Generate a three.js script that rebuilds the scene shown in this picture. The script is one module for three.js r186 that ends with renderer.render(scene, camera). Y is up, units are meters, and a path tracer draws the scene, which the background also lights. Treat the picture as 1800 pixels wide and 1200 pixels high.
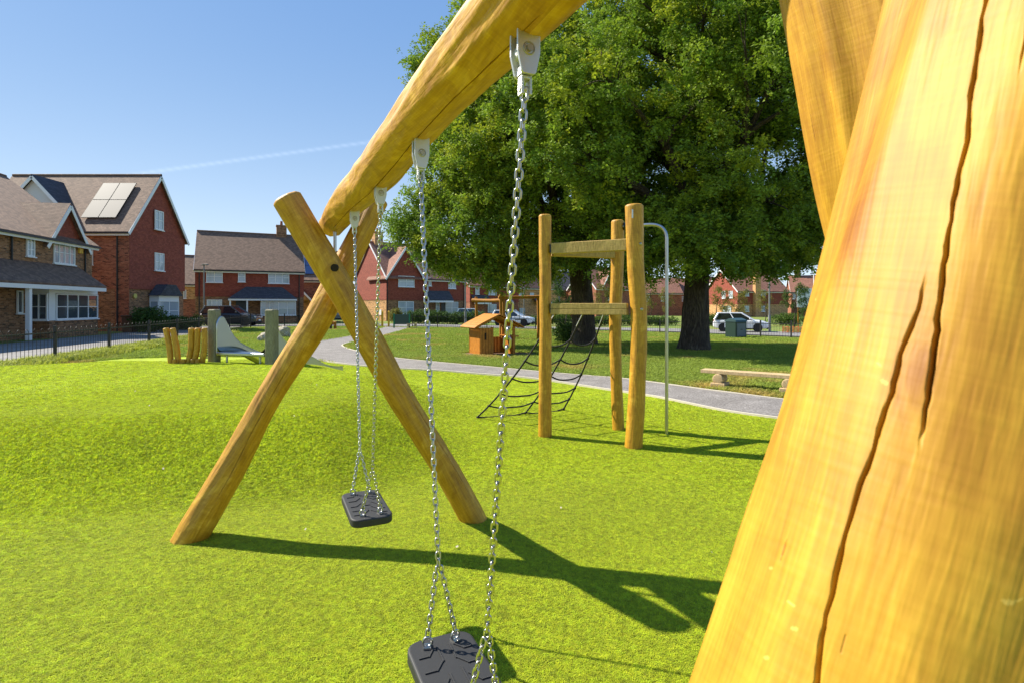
import * as THREE from 'three';
import { mergeGeometries } from 'three/addons/utils/BufferGeometryUtils.js';
import { RoundedBoxGeometry } from 'three/addons/geometries/RoundedBoxGeometry.js';
import { ImprovedNoise } from 'three/addons/math/ImprovedNoise.js';

// ---------------------------------------------------------------- camera, sky, sun, exposure
const EYE = 1.65, FOCAL = 970, CX = 900, CY = 538;          // the photograph is 1800 x 1200; level camera with a lens shift
const scene = new THREE.Scene();
const camera = new THREE.PerspectiveCamera(2 * Math.atan(600 / FOCAL) * 180 / Math.PI, 1.5, 0.02, 2000);
camera.position.set(0, EYE, 0);
camera.lookAt(0, EYE, -10);
camera.setViewOffset(1800, 1200, 0, 600 - CY, 1800, 1200);
camera.focus = 4.0; camera.userData.fStop = 22;
camera.updateProjectionMatrix();

const SUN = new THREE.Vector3(-1.90, 1.91, -0.79).normalize();
{
  const w = 2048, h = 1024, data = new Float32Array(w * h * 4);
  const zen = [0.060, 0.145, 0.340], mid = [0.170, 0.305, 0.475], low = [0.47, 0.55, 0.61];
  // a thin vapour trail: great circle between two directions
  const dirOf = (px, py) => new THREE.Vector3((px - CX) / FOCAL, (CY - py) / FOCAL, -1).normalize();
  const t0 = dirOf(255, 304), t1 = dirOf(655, 249), tn = new THREE.Vector3().crossVectors(t0, t1).normalize(), tm = t0.clone().add(t1).normalize(), half = t0.angleTo(t1) / 2;
  const v = new THREE.Vector3();
  for (let j = 0; j < h; j++) for (let i = 0; i < w; i++) {
    const el = ((j + 0.5) / h - 0.5) * Math.PI, az = ((i + 0.5) / w - 0.5) * 2 * Math.PI;
    v.set(Math.cos(el) * Math.cos(az), Math.sin(el), Math.cos(el) * Math.sin(az));
    const e = Math.max(0, v.y), k = Math.pow(1 - e, 5.5), k2 = Math.exp(-e * 3.0);
    const c = v.dot(SUN), glow = 0.22 * Math.pow(Math.max(0, c), 3) + 0.5 * Math.pow(Math.max(0, c), 24);
    const o = (j * w + i) * 4;
    let trail = 0;
    if (el > 0) { const along = v.clone().addScaledVector(tn, -v.dot(tn)).angleTo(tm); const off = Math.abs(v.dot(tn));
      trail = 0.085 * Math.exp(-off * off / (0.0014 * 0.0014)) * (along < half ? 1 : Math.exp(-(along - half) * 30)); }
    for (let q = 0; q < 3; q++) {
      const base = zen[q] * (1 - k2) + mid[q] * k2;
      data[o + q] = base * (1 - k) + low[q] * k + glow * [0.30, 0.33, 0.34][q] * (0.4 + 0.6 * (1 - e)) + trail;
    }
    data[o + 3] = 1;
  }
  const sky = new THREE.DataTexture(data, w, h, THREE.RGBAFormat, THREE.FloatType);
  sky.mapping = THREE.EquirectangularReflectionMapping; sky.magFilter = THREE.LinearFilter; sky.needsUpdate = true;
  scene.background = sky; scene.environment = sky;
}
const sun = new THREE.DirectionalLight(new THREE.Color(1.0, 0.93, 0.80), 5.0);
sun.position.copy(SUN).multiplyScalar(80); sun.castShadow = true;
sun.shadow.mapSize.set(4096, 4096);
Object.assign(sun.shadow.camera, { left: -60, right: 60, top: 60, bottom: -60, near: 1, far: 220 });
scene.add(sun, sun.target);
const renderer = new THREE.WebGLRenderer({ antialias: true });
renderer.setSize(1024, 682);
renderer.toneMapping = THREE.LinearToneMapping;
renderer.toneMappingExposure = 2.0;
renderer.shadowMap.enabled = true;

// ---------------------------------------------------------------- helpers
function rng(seed) { let a = seed >>> 0; return () => { a = (a + 0x6D2B79F5) | 0; let t = Math.imul(a ^ (a >>> 15), 1 | a); t = (t + Math.imul(t ^ (t >>> 7), 61 | t)) ^ t; return ((t ^ (t >>> 14)) >>> 0) / 4294967296; }; }
const perlin = new ImprovedNoise();
const N = (x, y, z = 0) => perlin.noise(x, y, z);
const fbm = (x, y, z = 0, o = 4) => { let s = 0, a = 0.5; for (let i = 0; i < o; i++) { s += a * N(x, y, z + i * 7.3); x *= 2.03; y *= 2.03; z *= 2.03; a *= 0.5; } return s; };
const lerp = (a, b, t) => a + (b - a) * t, clamp = (x, a = 0, b = 1) => Math.min(b, Math.max(a, x));
const smooth = (a, b, x) => { const t = clamp((x - a) / (b - a)); return t * t * (3 - 2 * t); };
const V = (x, y, z) => new THREE.Vector3(x, y, z);
const rayDir = (px, py) => V((px - CX) / FOCAL, (CY - py) / FOCAL, -1);
const at = (px, py, depth) => V((px - CX) / FOCAL * depth, EYE + (CY - py) / FOCAL * depth, -depth);   // point of the place that lies that deep
function onPlane(px, py, point, normal) { const d = rayDir(px, py), o = V(0, EYE, 0); return o.addScaledVector(d, point.clone().sub(o).dot(normal) / d.dot(normal)); }

const used = {};
function numbered(name) { const n = used[name] = (used[name] ?? -1) + 1; return n ? `${name}_${String(n).padStart(3, '0')}` : name; }
function tag(o, label, category, group, kind) { if (label) o.userData.label = label; if (category) o.userData.category = category; if (group) o.userData.group = group; if (kind) o.userData.kind = kind; return o; }
function shade(o) { o.traverse((m) => { if (m.isMesh) { m.castShadow = true; m.receiveShadow = true; } }); return o; }
function thing(name, label, category, group) { const g = new THREE.Group(); g.name = numbered(name); scene.add(g); return tag(g, label, category, group); }
function part(name, geometry, material, parent) { const m = new THREE.Mesh(geometry, material); m.name = name; m.castShadow = m.receiveShadow = true; parent.add(m); return m; }
function sub(name, parent) { const g = new THREE.Group(); g.name = name; parent.add(g); return g; }
function single(name, geometry, material, label, category, group, kind) { const m = part(numbered(name), geometry, material, scene); return tag(m, label, category, group, kind); }
function box(x0, x1, y0, y1, z0, z1) { const g = new THREE.BoxGeometry(x1 - x0, y1 - y0, z1 - z0); g.translate((x0 + x1) / 2, (y0 + y1) / 2, (z0 + z1) / 2); return g; }
const plain = (g) => { let r = g.index ? g.toNonIndexed() : g; for (const k of Object.keys(r.attributes)) if (!['position', 'normal', 'uv'].includes(k)) r.deleteAttribute(k); if (!r.attributes.uv) r.setAttribute('uv', new THREE.BufferAttribute(new Float32Array(r.attributes.position.count * 2), 2)); r.morphAttributes = {}; return r; };
const merge = (...gs) => mergeGeometries(gs.flat().map(plain));
function metric(g) {                                   // uv in metres on every face
  g = plain(g); const p = g.attributes.position, uv = g.attributes.uv, a = V(), b = V(), c = V(), n = V(), u = V(), w = V();
  for (let i = 0; i < p.count; i += 3) {
    a.fromBufferAttribute(p, i); b.fromBufferAttribute(p, i + 1); c.fromBufferAttribute(p, i + 2);
    n.crossVectors(b.clone().sub(a), c.clone().sub(a)).normalize();
    if (Math.abs(n.y) > 0.97) u.set(1, 0, 0); else u.set(n.z, 0, -n.x).normalize();
    w.crossVectors(n, u);
    [a, b, c].forEach((q, k) => uv.setXY(i + k, q.dot(u), q.dot(w)));
  }
  return g;
}
function bar(a, b, r, seg = 8) { const d = b.clone().sub(a), g = new THREE.CylinderGeometry(r, r, d.length(), seg, 1); g.applyQuaternion(new THREE.Quaternion().setFromUnitVectors(V(0, 1, 0), d.clone().normalize())); g.translate((a.x + b.x) / 2, (a.y + b.y) / 2, (a.z + b.z) / 2); return g; }
function beamBox(a, b, w, h, up = V(0, 1, 0)) {        // a squared timber from a to b
  const d = b.clone().sub(a), l = d.length(), x = d.clone().normalize(), z = V().crossVectors(x, up).normalize(), y = V().crossVectors(z, x);
  const g = new RoundedBoxGeometry(l, h, w, 1, Math.min(w, h) * 0.08); g.applyMatrix4(new THREE.Matrix4().makeBasis(x, y, z)); const m = a.clone().add(b).multiplyScalar(0.5); g.translate(m.x, m.y, m.z); return g;
}
function tube(pts, r, seg = 8, n = pts.length * 6, closed = false) { return new THREE.TubeGeometry(new THREE.CatmullRomCurve3(pts, closed), n, r, seg, closed); }

function makeTex(w, h, fn, srgb = true) {
  const d = new Uint8Array(w * h * 4);
  for (let j = 0; j < h; j++) for (let i = 0; i < w; i++) { const c = fn(i / w, j / h, i, j), o = (j * w + i) * 4; for (let k = 0; k < 3; k++) d[o + k] = clamp(c[k], 0, 255); d[o + 3] = 255; }
  const t = new THREE.DataTexture(d, w, h, THREE.RGBAFormat); t.magFilter = THREE.LinearFilter; t.minFilter = THREE.LinearMipmapLinearFilter; t.generateMipmaps = true;
  t.wrapS = t.wrapT = THREE.RepeatWrapping; if (srgb) t.colorSpace = THREE.SRGBColorSpace; t.needsUpdate = true; return t;
}
function sized(t, w, h) { t.repeat.set(1 / w, 1 / h); return t; }
// noise that repeats over the tile
const loop = (u, v, fu, fv, seed = 0, o = 3) => { let s = 0, a = 0.5; for (let i = 0; i < o; i++) { const A = u * 2 * Math.PI, R = fu / (2 * Math.PI), B = v * 2 * Math.PI, S = fv / (2 * Math.PI); s += a * N(Math.cos(A) * R + seed + 3.1, Math.sin(A) * R + Math.cos(B) * S * 1.3, Math.sin(B) * S + seed * 1.7); fu *= 2; fv *= 2; a *= 0.5; } return s; };
const M = (o) => new THREE.MeshStandardMaterial(o);
const lin = (r, g, b) => new THREE.Color().setRGB(r, g, b);

// ---------------------------------------------------------------- materials
const brickTex = (base, vary, mortar, seed) => { const r = rng(seed), tone = Array.from({ length: 400 }, () => [r(), r(), r()]);
  return sized(makeTex(512, 512, (u, v) => { const row = Math.floor(v * 24), uu = (u * 8 + (row % 2) * 0.5) % 8, col = Math.floor(uu), fu = uu - col, fv = v * 24 - row;
    const n = loop(u, v, 40, 40, seed) * 26;
    if (fu < 0.05 || fv < 0.14) return mortar.map((c) => c + n);
    const t = tone[(row * 8 + col) % 400], k = (t[0] - 0.5) * 2, dark = t[1] > 0.82 ? 0.68 : 1;
    return base.map((c, i) => (c + k * vary[i]) * dark + n); }), 1.8, 1.8); };
const tileTex = (base, vary, rows, cols, W, H, seed) => { const r = rng(seed), tone = Array.from({ length: 997 }, () => r());
  const col = sized(makeTex(512, 512, (u, v) => { const row = Math.floor(v * rows), uu = (u * cols + (row % 2) * 0.5) % cols, c = Math.floor(uu), fu = uu - c;
    const t = (tone[(row * cols + c * 7) % 997] - 0.5) * 2, n = loop(u, v, 30, 30, seed) * 22; const gap = fu < 0.04 ? 0.72 : 1;
    return base.map((q, i) => (q + t * vary[i] + n) * gap); }), W, H);
  const bump = sized(makeTex(512, 512, (u, v) => { const f = v * rows - Math.floor(v * rows); const g = 235 - 190 * f; return [g, g, g]; }, false), W, H);
  return { map: col, bumpMap: bump }; };
const T = {
  brickBrown: brickTex([140, 98, 66], [26, 22, 18], [150, 128, 104], 11),
  brickRed: brickTex([150, 88, 62], [26, 22, 16], [150, 116, 92], 12),
  brickBuff: brickTex([196, 146, 92], [22, 20, 18], [186, 158, 122], 13),
};
const hung = tileTex([142, 68, 49], [14, 9, 8], 20, 12, 2, 2, 21);
const roofBrown = tileTex([118, 92, 74], [16, 14, 12], 20, 12, 2.2, 2.2, 23), roofRed = tileTex([134, 92, 74], [14, 12, 10], 20, 12, 2.2, 2.2, 24), roofSlate = tileTex([70, 70, 76], [8, 8, 8], 16, 8, 2.2, 2.2, 25);
const mat = {
  brickBrown: M({ map: T.brickBrown, roughness: 0.92 }), brickRed: M({ map: T.brickRed, roughness: 0.92 }), brickBuff: M({ map: T.brickBuff, roughness: 0.92 }),
  hung: M({ ...hung, bumpScale: 0.02, roughness: 0.85 }),
  roofBrown: M({ ...roofBrown, bumpScale: 0.03, roughness: 0.85 }), roofRed: M({ ...roofRed, bumpScale: 0.03, roughness: 0.85 }), roofSlate: M({ ...roofSlate, bumpScale: 0.015, roughness: 0.9 }),
  white: M({ color: lin(0.76, 0.77, 0.78), roughness: 0.45 }), render: M({ color: lin(0.62, 0.62, 0.62), roughness: 0.9 }),
  black: M({ color: lin(0.012, 0.012, 0.014), roughness: 0.45 }), door: M({ color: lin(0.02, 0.024, 0.035), roughness: 0.4 }),
  pane: new THREE.MeshPhysicalMaterial({ color: lin(0.06, 0.075, 0.09), roughness: 0.04, clearcoat: 1, clearcoatRoughness: 0.02 }),
  blind: new THREE.MeshPhysicalMaterial({ color: lin(0.34, 0.40, 0.46), roughness: 0.1, clearcoat: 1, clearcoatRoughness: 0.02 }),
  solar: new THREE.MeshPhysicalMaterial({ color: lin(0.035, 0.037, 0.045), roughness: 0.5, specularIntensity: 0.5 }),
  solarBlue: new THREE.MeshPhysicalMaterial({ color: lin(0.012, 0.03, 0.11), roughness: 0.2, clearcoat: 1 }),
  lead: M({ color: lin(0.16, 0.17, 0.19), roughness: 0.6 }),
};
// oiled, drawknife-peeled logs: golden wood with streaks along the grain
const grain = (u, v, s) => loop(u, v, 40, 11, s, 3) * 1.1 + loop(u, v, 150, 20, s + 4, 2) * 0.6;
const woodMap = makeTex(512, 1024, (u, v) => { const g = grain(u, v, 2), p = loop(u, v, 5, 7, 9, 3), q = loop(u, v, 9, 22, 17, 3), cross = loop(u, v, 9, 230, 30, 2) * 17;
  const pale = smooth(0.12, 0.34, p + q * 0.5), dark = smooth(0.12, 0.4, -p + q * 0.35), fleck = loop(u, v, 70, 110, 41, 2) > 0.40 ? 24 : 0;
  const b = [178, 129, 24].map((c, i) => c + g * [34, 34, 24][i] + pale * [18, 20, 18][i] - dark * [20, 19, 8][i] + cross * [1, 1, 0.8][i] + fleck * [1, 1, 1.1][i]);
  return b; });
const woodBump = makeTex(512, 1024, (u, v) => { const g = 128 + grain(u, v, 2) * 90 + loop(u, v, 8, 60, 31, 2) * 60 + loop(u, v, 14, 20, 6, 3) * 70; return [g, g, g]; }, false);
const wood = (color, s = 1, rough = 0.52) => { const a = woodMap.clone(), b = woodBump.clone(); sized(a, 0.7 * s, 1.6 * s); sized(b, 0.7 * s, 1.6 * s); a.needsUpdate = b.needsUpdate = true; return M({ map: a, bumpMap: b, bumpScale: 0.0035, roughness: rough, color }); };
const paleMap = makeTex(512, 512, (u, v) => { const g = grain(u, v, 6), p = loop(u, v, 6, 6, 19, 3) * 26; return [186 + g * 40 + p, 166 + g * 40 + p, 132 + g * 36 + p]; });
const paleWood = (color, s = 1) => { const a = paleMap.clone(), b = woodBump.clone(); sized(a, 0.6 * s, 0.9 * s); sized(b, 0.6 * s, 0.9 * s); a.needsUpdate = b.needsUpdate = true; return M({ map: a, bumpMap: b, bumpScale: 0.004, roughness: 0.85, color }); };
mat.log = wood(lin(1, 1, 1));
// the same wood at the scale of a hand: fibres, checks, tool chatter and small knots
const knots = Array.from({ length: 9 }, (_, i) => { const r = rng(300 + i); return [r(), r(), 0.012 + 0.02 * r()]; });
const fibre = (u, v) => { let k = 0; for (const [a, b, c] of knots) { const du = Math.min(Math.abs(u - a), 1 - Math.abs(u - a)), dv = Math.min(Math.abs(v - b), 1 - Math.abs(v - b)) * 0.6; k += Math.exp(-(du * du + dv * dv) / (c * c)); } return [loop(u + 0.03 * k, v, 60, 8, 2, 3) * 1.0 + loop(u, v, 210, 22, 6, 2) * 0.9, k]; };
const nearMap = makeTex(1024, 1024, (u, v) => { const [g, k] = fibre(u, v), p = loop(u, v, 4, 5, 9, 4), chat = loop(u, v, 14, 120, 30, 2), check = loop(u, v, 80, 7, 51, 2), c = check > 0.42 ? -30 : 0, sc = loop(u, v, 26, 60, 71, 2) > 0.42 ? 34 : 0; return [178, 129, 24].map((q, i) => q + g * [25, 26, 17][i] + p * [44, 46, 28][i] + chat * [7, 8, 5][i] - k * [34, 40, 16][i] + c * [1, 1, 0.4][i] + sc * [0.9, 1, 1.3][i]); });
const nearBump = makeTex(1024, 1024, (u, v) => { const [g, k] = fibre(u, v), chat = loop(u, v, 14, 120, 30, 2), check = loop(u, v, 80, 7, 51, 2); const h = 140 + g * 40 + chat * 32 + loop(u, v, 7, 9, 13, 3) * 80 - (check > 0.42 ? 60 : 0); return [h, h, h]; }, false);
mat.nearLog = M({ map: sized(nearMap, 0.42, 0.55), bumpMap: sized(nearBump, 0.42, 0.55), bumpScale: 0.0013, roughness: 0.62 }); mat.plank = paleWood(lin(0.86, 0.74, 0.36)); mat.hut = wood(lin(0.95, 0.70, 0.52), 0.8, 0.6); mat.grey = paleWood(lin(0.40, 0.47, 0.52)); mat.bench = paleWood(lin(1, 0.93, 0.80)); mat.oakpole = wood(lin(0.75, 0.62, 0.6), 0.8, 0.8);
mat.crack = M({ color: lin(0.02, 0.012, 0.005), roughness: 1 });
mat.steel = M({ color: lin(0.46, 0.455, 0.43), metalness: 1, roughness: 0.3 });
mat.galv = M({ color: lin(0.60, 0.60, 0.58), metalness: 0.85, roughness: 0.42, bumpMap: sized(makeTex(128, 128, (u, v) => { const g = 128 + loop(u, v, 20, 20, 3) * 150; return [g, g, g]; }, false), 0.05, 0.05), bumpScale: 0.0006 });
mat.bolt = M({ color: lin(0.42, 0.38, 0.30), metalness: 0.9, roughness: 0.4 });
mat.slide = M({ color: lin(0.46, 0.48, 0.52), metalness: 1, roughness: 0.3 });
mat.rubber = M({ color: lin(0.018, 0.019, 0.021), roughness: 0.62, bumpMap: sized(makeTex(256, 256, (u, v) => { const g = 128 + loop(u, v, 90, 90, 3, 2) * 180; return [g, g, g]; }, false), 0.12, 0.12), bumpScale: 0.0006 });
mat.rope = M({ color: lin(0.014, 0.014, 0.015), roughness: 0.85 });
mat.asphalt = M({ map: sized(makeTex(512, 512, (u, v) => { const n = loop(u, v, 110, 110, 5, 2) * 90 + loop(u, v, 6, 6, 8, 3) * 30; return [122 + n, 117 + n, 113 + n]; }), 2.5, 2.5), roughness: 0.92 });
mat.road = M({ map: sized(makeTex(512, 512, (u, v) => { const n = loop(u, v, 110, 110, 6, 2) * 60 + loop(u, v, 5, 5, 18, 3) * 34; return [120 + n, 117 + n, 114 + n]; }), 4, 4), roughness: 0.9 });
mat.edging = M({ color: lin(0.50, 0.45, 0.36), roughness: 0.9 });
mat.stone = M({ map: sized(makeTex(256, 256, (u, v) => { const n = loop(u, v, 12, 12, 5, 4) * 90; return [168 + n, 158 + n, 138 + n]; }), 0.8, 0.8), roughness: 0.95 });
mat.mulch = M({ map: sized(makeTex(256, 256, (u, v) => { const n = loop(u, v, 60, 60, 5, 3) * 90; return [104 + n, 78 + n, 58 + n]; }), 0.6, 0.6), roughness: 1 });
mat.sand = M({ map: sized(makeTex(256, 256, (u, v) => { const n = loop(u, v, 60, 60, 15, 3) * 60; return [196 + n, 172 + n, 134 + n]; }), 0.6, 0.6), roughness: 1 });
const barkN = (u, v) => Math.abs(loop(u, v, 22, 5, 3, 3)) * 2.2 + loop(u, v, 60, 22, 9, 2) * 0.5;
mat.bark = M({ map: sized(makeTex(512, 512, (u, v) => { const n = barkN(u, v) * 60, m = loop(u, v, 5, 5, 22, 3) * 24; return [62 + n + m, 50 + n + m, 40 + n * 0.8 + m * 0.8]; }), 1.6, 2.2), bumpMap: sized(makeTex(512, 512, (u, v) => { const g = 40 + barkN(u, v) * 190; return [g, g, g]; }, false), 1.6, 2.2), bumpScale: 0.07, roughness: 0.95 });
const leafMat = (c, through = 0.45) => new THREE.MeshPhysicalMaterial({ color: c, roughness: 0.85, transmission: through, thickness: 0, side: THREE.DoubleSide, specularIntensity: 0.35 });
mat.leaf = leafMat(lin(0.22, 0.32, 0.028)); mat.shrubLeaf = leafMat(lin(0.07, 0.13, 0.02), 0.35); mat.yellowLeaf = leafMat(lin(0.22, 0.21, 0.035), 0.4);
mat.blade = leafMat(lin(0.50, 0.575, 0.018), 0.45); mat.grassBlade = leafMat(lin(0.36, 0.41, 0.055), 0.4);
mat.turf = M({ map: sized(makeTex(1024, 1024, (u, v) => { const n = loop(u, v, 150, 150, 5, 2) * 80, p = loop(u, v, 7, 7, 8, 3) * 30; return [148 + n + p, 165 + n + p, 10 + n * 0.25]; }), 2.2, 2.2), bumpMap: sized(makeTex(1024, 1024, (u, v) => { const g = 128 + loop(u, v, 170, 170, 5, 2) * 230; return [g, g, g]; }, false), 2.2, 2.2), bumpScale: 0.005, roughness: 1 });
mat.lawn = M({ map: sized(makeTex(1024, 1024, (u, v) => { const n = loop(u, v, 120, 120, 25, 2) * 70, p = loop(u, v, 8, 8, 28, 4), dry = smooth(0.02, 0.28, p); return [lerp(98, 142, dry) + n, lerp(120, 128, dry) + n, lerp(36, 66, dry) + n * 0.4]; }), 9, 9), bumpMap: sized(makeTex(512, 512, (u, v) => { const g = 128 + loop(u, v, 90, 90, 5, 2) * 230; return [g, g, g]; }, false), 3, 3), bumpScale: 0.03, roughness: 1 });

// ---------------------------------------------------------------- terrain
const mound = [[-10.6, -5.0], [-4.7, -4.75], [-1.75, -5.35], [-1.2, -6.3], [-1.5, -9.4], [-3.5, -11.5], [-8.6, -12.5], [-11.2, -10.5]];
function polySD(poly, x, z) { let d = 1e9, s = 1; for (let i = 0, j = poly.length - 1; i < poly.length; j = i++) { const [xi, zi] = poly[i], [xj, zj] = poly[j], ex = xj - xi, ez = zj - zi, wx = x - xi, wz = z - zi, t = clamp((wx * ex + wz * ez) / (ex * ex + ez * ez)); d = Math.min(d, (wx - ex * t) ** 2 + (wz - ez * t) ** 2);
  if ((zi > z) !== (zj > z) && x < (xj - xi) * (z - zi) / (zj - zi) + xi) s = -s; } return s * Math.sqrt(d); }
function groundY(x, z) {
  const d = -z; let y = -0.35 * smooth(12, 42, d) * smooth(-12, 8, x);
  if (d > 1 && d < 16 && x < 1) { const sd = polySD(mound, x, z); y += 0.5 * smooth(0.86, -0.98, sd); }
  if (d < 20 && Math.abs(x) < 16) y += 0.035 * N(x * 0.42 + 3, z * 0.42, 5) * smooth(20, 14, d) + 0.02 * N(x * 0.9, z * 0.9, 9) * smooth(14, 9, d);
  return y;
}
const turfEdge = [[12, -2.4], [10, -3.5], [6.5, -6.2], [3.77, -8.12], [2.17, -10.5], [0.63, -12.3], [-1.41, -13.7], [-3.0, -14.55], [-4.85, -15.7], [-6.4, -16.9], [-8.6, -17.8], [-10.7, -17.9], [-12.2, -17.3], [-12.7, -14], [-12.4, -5], [-12, 3], [12, 3]];
function sheet(inside, x0, x1, z0, z1, cell, lift) {
  const nx = Math.round((x1 - x0) / cell), nz = Math.round((z1 - z0) / cell), pos = [], uv = [], idx = [], id = new Int32Array((nx + 1) * (nz + 1)).fill(-1);
  const vid = (i, j) => { const k = j * (nx + 1) + i; if (id[k] < 0) { id[k] = pos.length / 3; const x = x0 + i * cell, z = z0 + j * cell; pos.push(x, groundY(x, z) + lift, z); uv.push(x, -z); } return id[k]; };
  for (let j = 0; j < nz; j++) for (let i = 0; i < nx; i++) { if (!inside(x0 + (i + 0.5) * cell, z0 + (j + 0.5) * cell)) continue; const a = vid(i, j), b = vid(i + 1, j), c = vid(i + 1, j + 1), d = vid(i, j + 1); idx.push(a, d, b, b, d, c); }
  const g = new THREE.BufferGeometry(); g.setAttribute('position', new THREE.Float32BufferAttribute(pos, 3)); g.setAttribute('uv', new THREE.Float32BufferAttribute(uv, 2)); g.setIndex(idx); g.computeVertexNormals(); return g;
}
// natural ground out to the horizon: fine near, coarse far
{
  const xs = [], zs = []; const grow = (arr, from, to, cell) => { for (let v = from; v < to - 1e-6; v += cell) arr.push(v); };
  grow(xs, -900, -100, 100); grow(xs, -100, -30, 5); grow(xs, -30, 30, 0.5); grow(xs, 30, 100, 5); grow(xs, 100, 901, 100);
  grow(zs, -1500, -100, 100); grow(zs, -100, -60, 5); grow(zs, -60, 4, 0.5); grow(zs, 4, 60, 8); grow(zs, 60, 301, 60);
  const pos = [], uv = [], idx = [], nx = xs.length;
  for (const z of zs) for (const x of xs) { const under = polySD(turfEdge, x, z) < -0.6 ? -0.12 : 0; pos.push(x, groundY(x, z) + under, z); uv.push(x, -z); }
  for (let j = 0; j < zs.length - 1; j++) for (let i = 0; i < nx - 1; i++) { const a = j * nx + i, b = a + 1, c = a + nx, d = c + 1; idx.push(a, c, b, b, c, d); }
  const g = new THREE.BufferGeometry(); g.setAttribute('position', new THREE.Float32BufferAttribute(pos, 3)); g.setAttribute('uv', new THREE.Float32BufferAttribute(uv, 2)); g.setIndex(idx); g.computeVertexNormals();
  single('lawn_ground', g, mat.lawn, 'mown natural lawn and verges around the play area', 'lawn', null, 'structure');
}
single('turf_ground', sheet((x, z) => polySD(turfEdge, x, z) < 0.05, -13, 12, -18.2, 3, 0.1, 0.012), mat.turf, 'lime green artificial turf surface with a rounded mound', 'turf', null, 'structure');

// a ribbon between two polylines
function ribbon(nearPts, farPts, lift, n = 120, across = 6) {
  const c1 = new THREE.CatmullRomCurve3(nearPts.map(([x, z]) => V(x, 0, z))), c2 = new THREE.CatmullRomCurve3(farPts.map(([x, z]) => V(x, 0, z))), pos = [], uv = [], idx = [];
  for (let i = 0; i <= n; i++) { const a = c1.getPoint(i / n), b = c2.getPoint(i / n); for (let k = 0; k <= across; k++) { const x = lerp(a.x, b.x, k / across), z = lerp(a.z, b.z, k / across); pos.push(x, groundY(x, z) + lift, z); uv.push(x, -z); } }
  const w = across + 1; for (let i = 0; i < n; i++) for (let k = 0; k < across; k++) { const a = i * w + k; idx.push(a, a + w, a + 1, a + 1, a + w, a + w + 1); }
  const g = new THREE.BufferGeometry(); g.setAttribute('position', new THREE.Float32BufferAttribute(pos, 3)); g.setAttribute('uv', new THREE.Float32BufferAttribute(uv, 2)); g.setIndex(idx); g.computeVertexNormals(); return g;
}
const pathNear = [[12, -2.4], [10, -3.5], [6.5, -6.2], [3.77, -8.12], [2.17, -10.5], [0.63, -12.3], [-1.41, -13.7], [-3.0, -14.55], [-4.85, -15.7], [-6.6, -17.6], [-8.2, -21], [-8.9, -25], [-8.8, -31], [-9.3, -38], [-9.9, -43.5]];
const pathFar = [[13.2, -4.2], [11, -5.5], [7.2, -8.1], [4.48, -9.88], [2.54, -12.3], [0.7, -13.75], [-1.6, -15.7], [-3.6, -17.4], [-4.9, -19], [-6.3, -21.3], [-7.2, -23.4], [-7.4, -26], [-7.3, -31], [-7.6, -38], [-8.0, -43.5]];
single('footpath', ribbon(pathNear, pathFar, 0.03, 200), mat.asphalt, 'grey asphalt footpath curving between turf and lawn', 'path', null, 'structure');
function strip(pts, w, h, lift) {                      // a raised edging along a polyline
  const c = new THREE.CatmullRomCurve3(pts.map(([x, z]) => V(x, 0, z))), n = 220, pos = [], idx = [];
  for (let i = 0; i <= n; i++) { const p = c.getPoint(i / n), t = c.getTangent(i / n), sx = -t.z * w / 2, sz = t.x * w / 2, y = groundY(p.x, p.z) + lift; pos.push(p.x + sx, y - 0.06, p.z + sz, p.x + sx, y + h, p.z + sz, p.x - sx, y + h, p.z - sz, p.x - sx, y - 0.06, p.z - sz); }
  for (let i = 0; i < n; i++) for (let k = 0; k < 3; k++) { const a = i * 4 + k; idx.push(a, a + 4, a + 1, a + 1, a + 4, a + 5); }
  const g = new THREE.BufferGeometry(); g.setAttribute('position', new THREE.Float32BufferAttribute(pos, 3)); g.setIndex(idx); return g.toNonIndexed(), (() => { const q = g.toNonIndexed(); q.computeVertexNormals(); return q; })();
}
single('path_edging', strip(pathNear, 0.05, 0.016, 0.03), mat.edging, 'pale edging strip between path and turf', 'edging', null, 'structure');
single('path_edging', strip(pathFar, 0.06, 0.012, 0.03), mat.edging, 'pale edging strip between path and lawn', 'edging', null, 'structure');
// streets outside the fence
single('street', ribbon([[-14.3, 4], [-14.6, -12], [-15.6, -20], [-17.3, -28], [-19.5, -36], [-21.0, -43.8], [-14, -45.2], [-6, -45.4], [2, -46.2], [8.5, -44.8], [13.4, -41], [15.6, -38], [18.6, -33.5], [25, -26], [40, -12]], [[-20.6, 4], [-20.9, -12], [-21.6, -20], [-22.8, -28], [-24, -36], [-24.5, -47], [-15, -50.4], [-6, -50.6], [3, -51.4], [11, -50], [18, -46], [21, -42.4], [24, -38], [31, -31], [46, -17]], 0.02, 260, 8), mat.road, 'grey street running outside the railings', 'road', null, 'structure');

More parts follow.
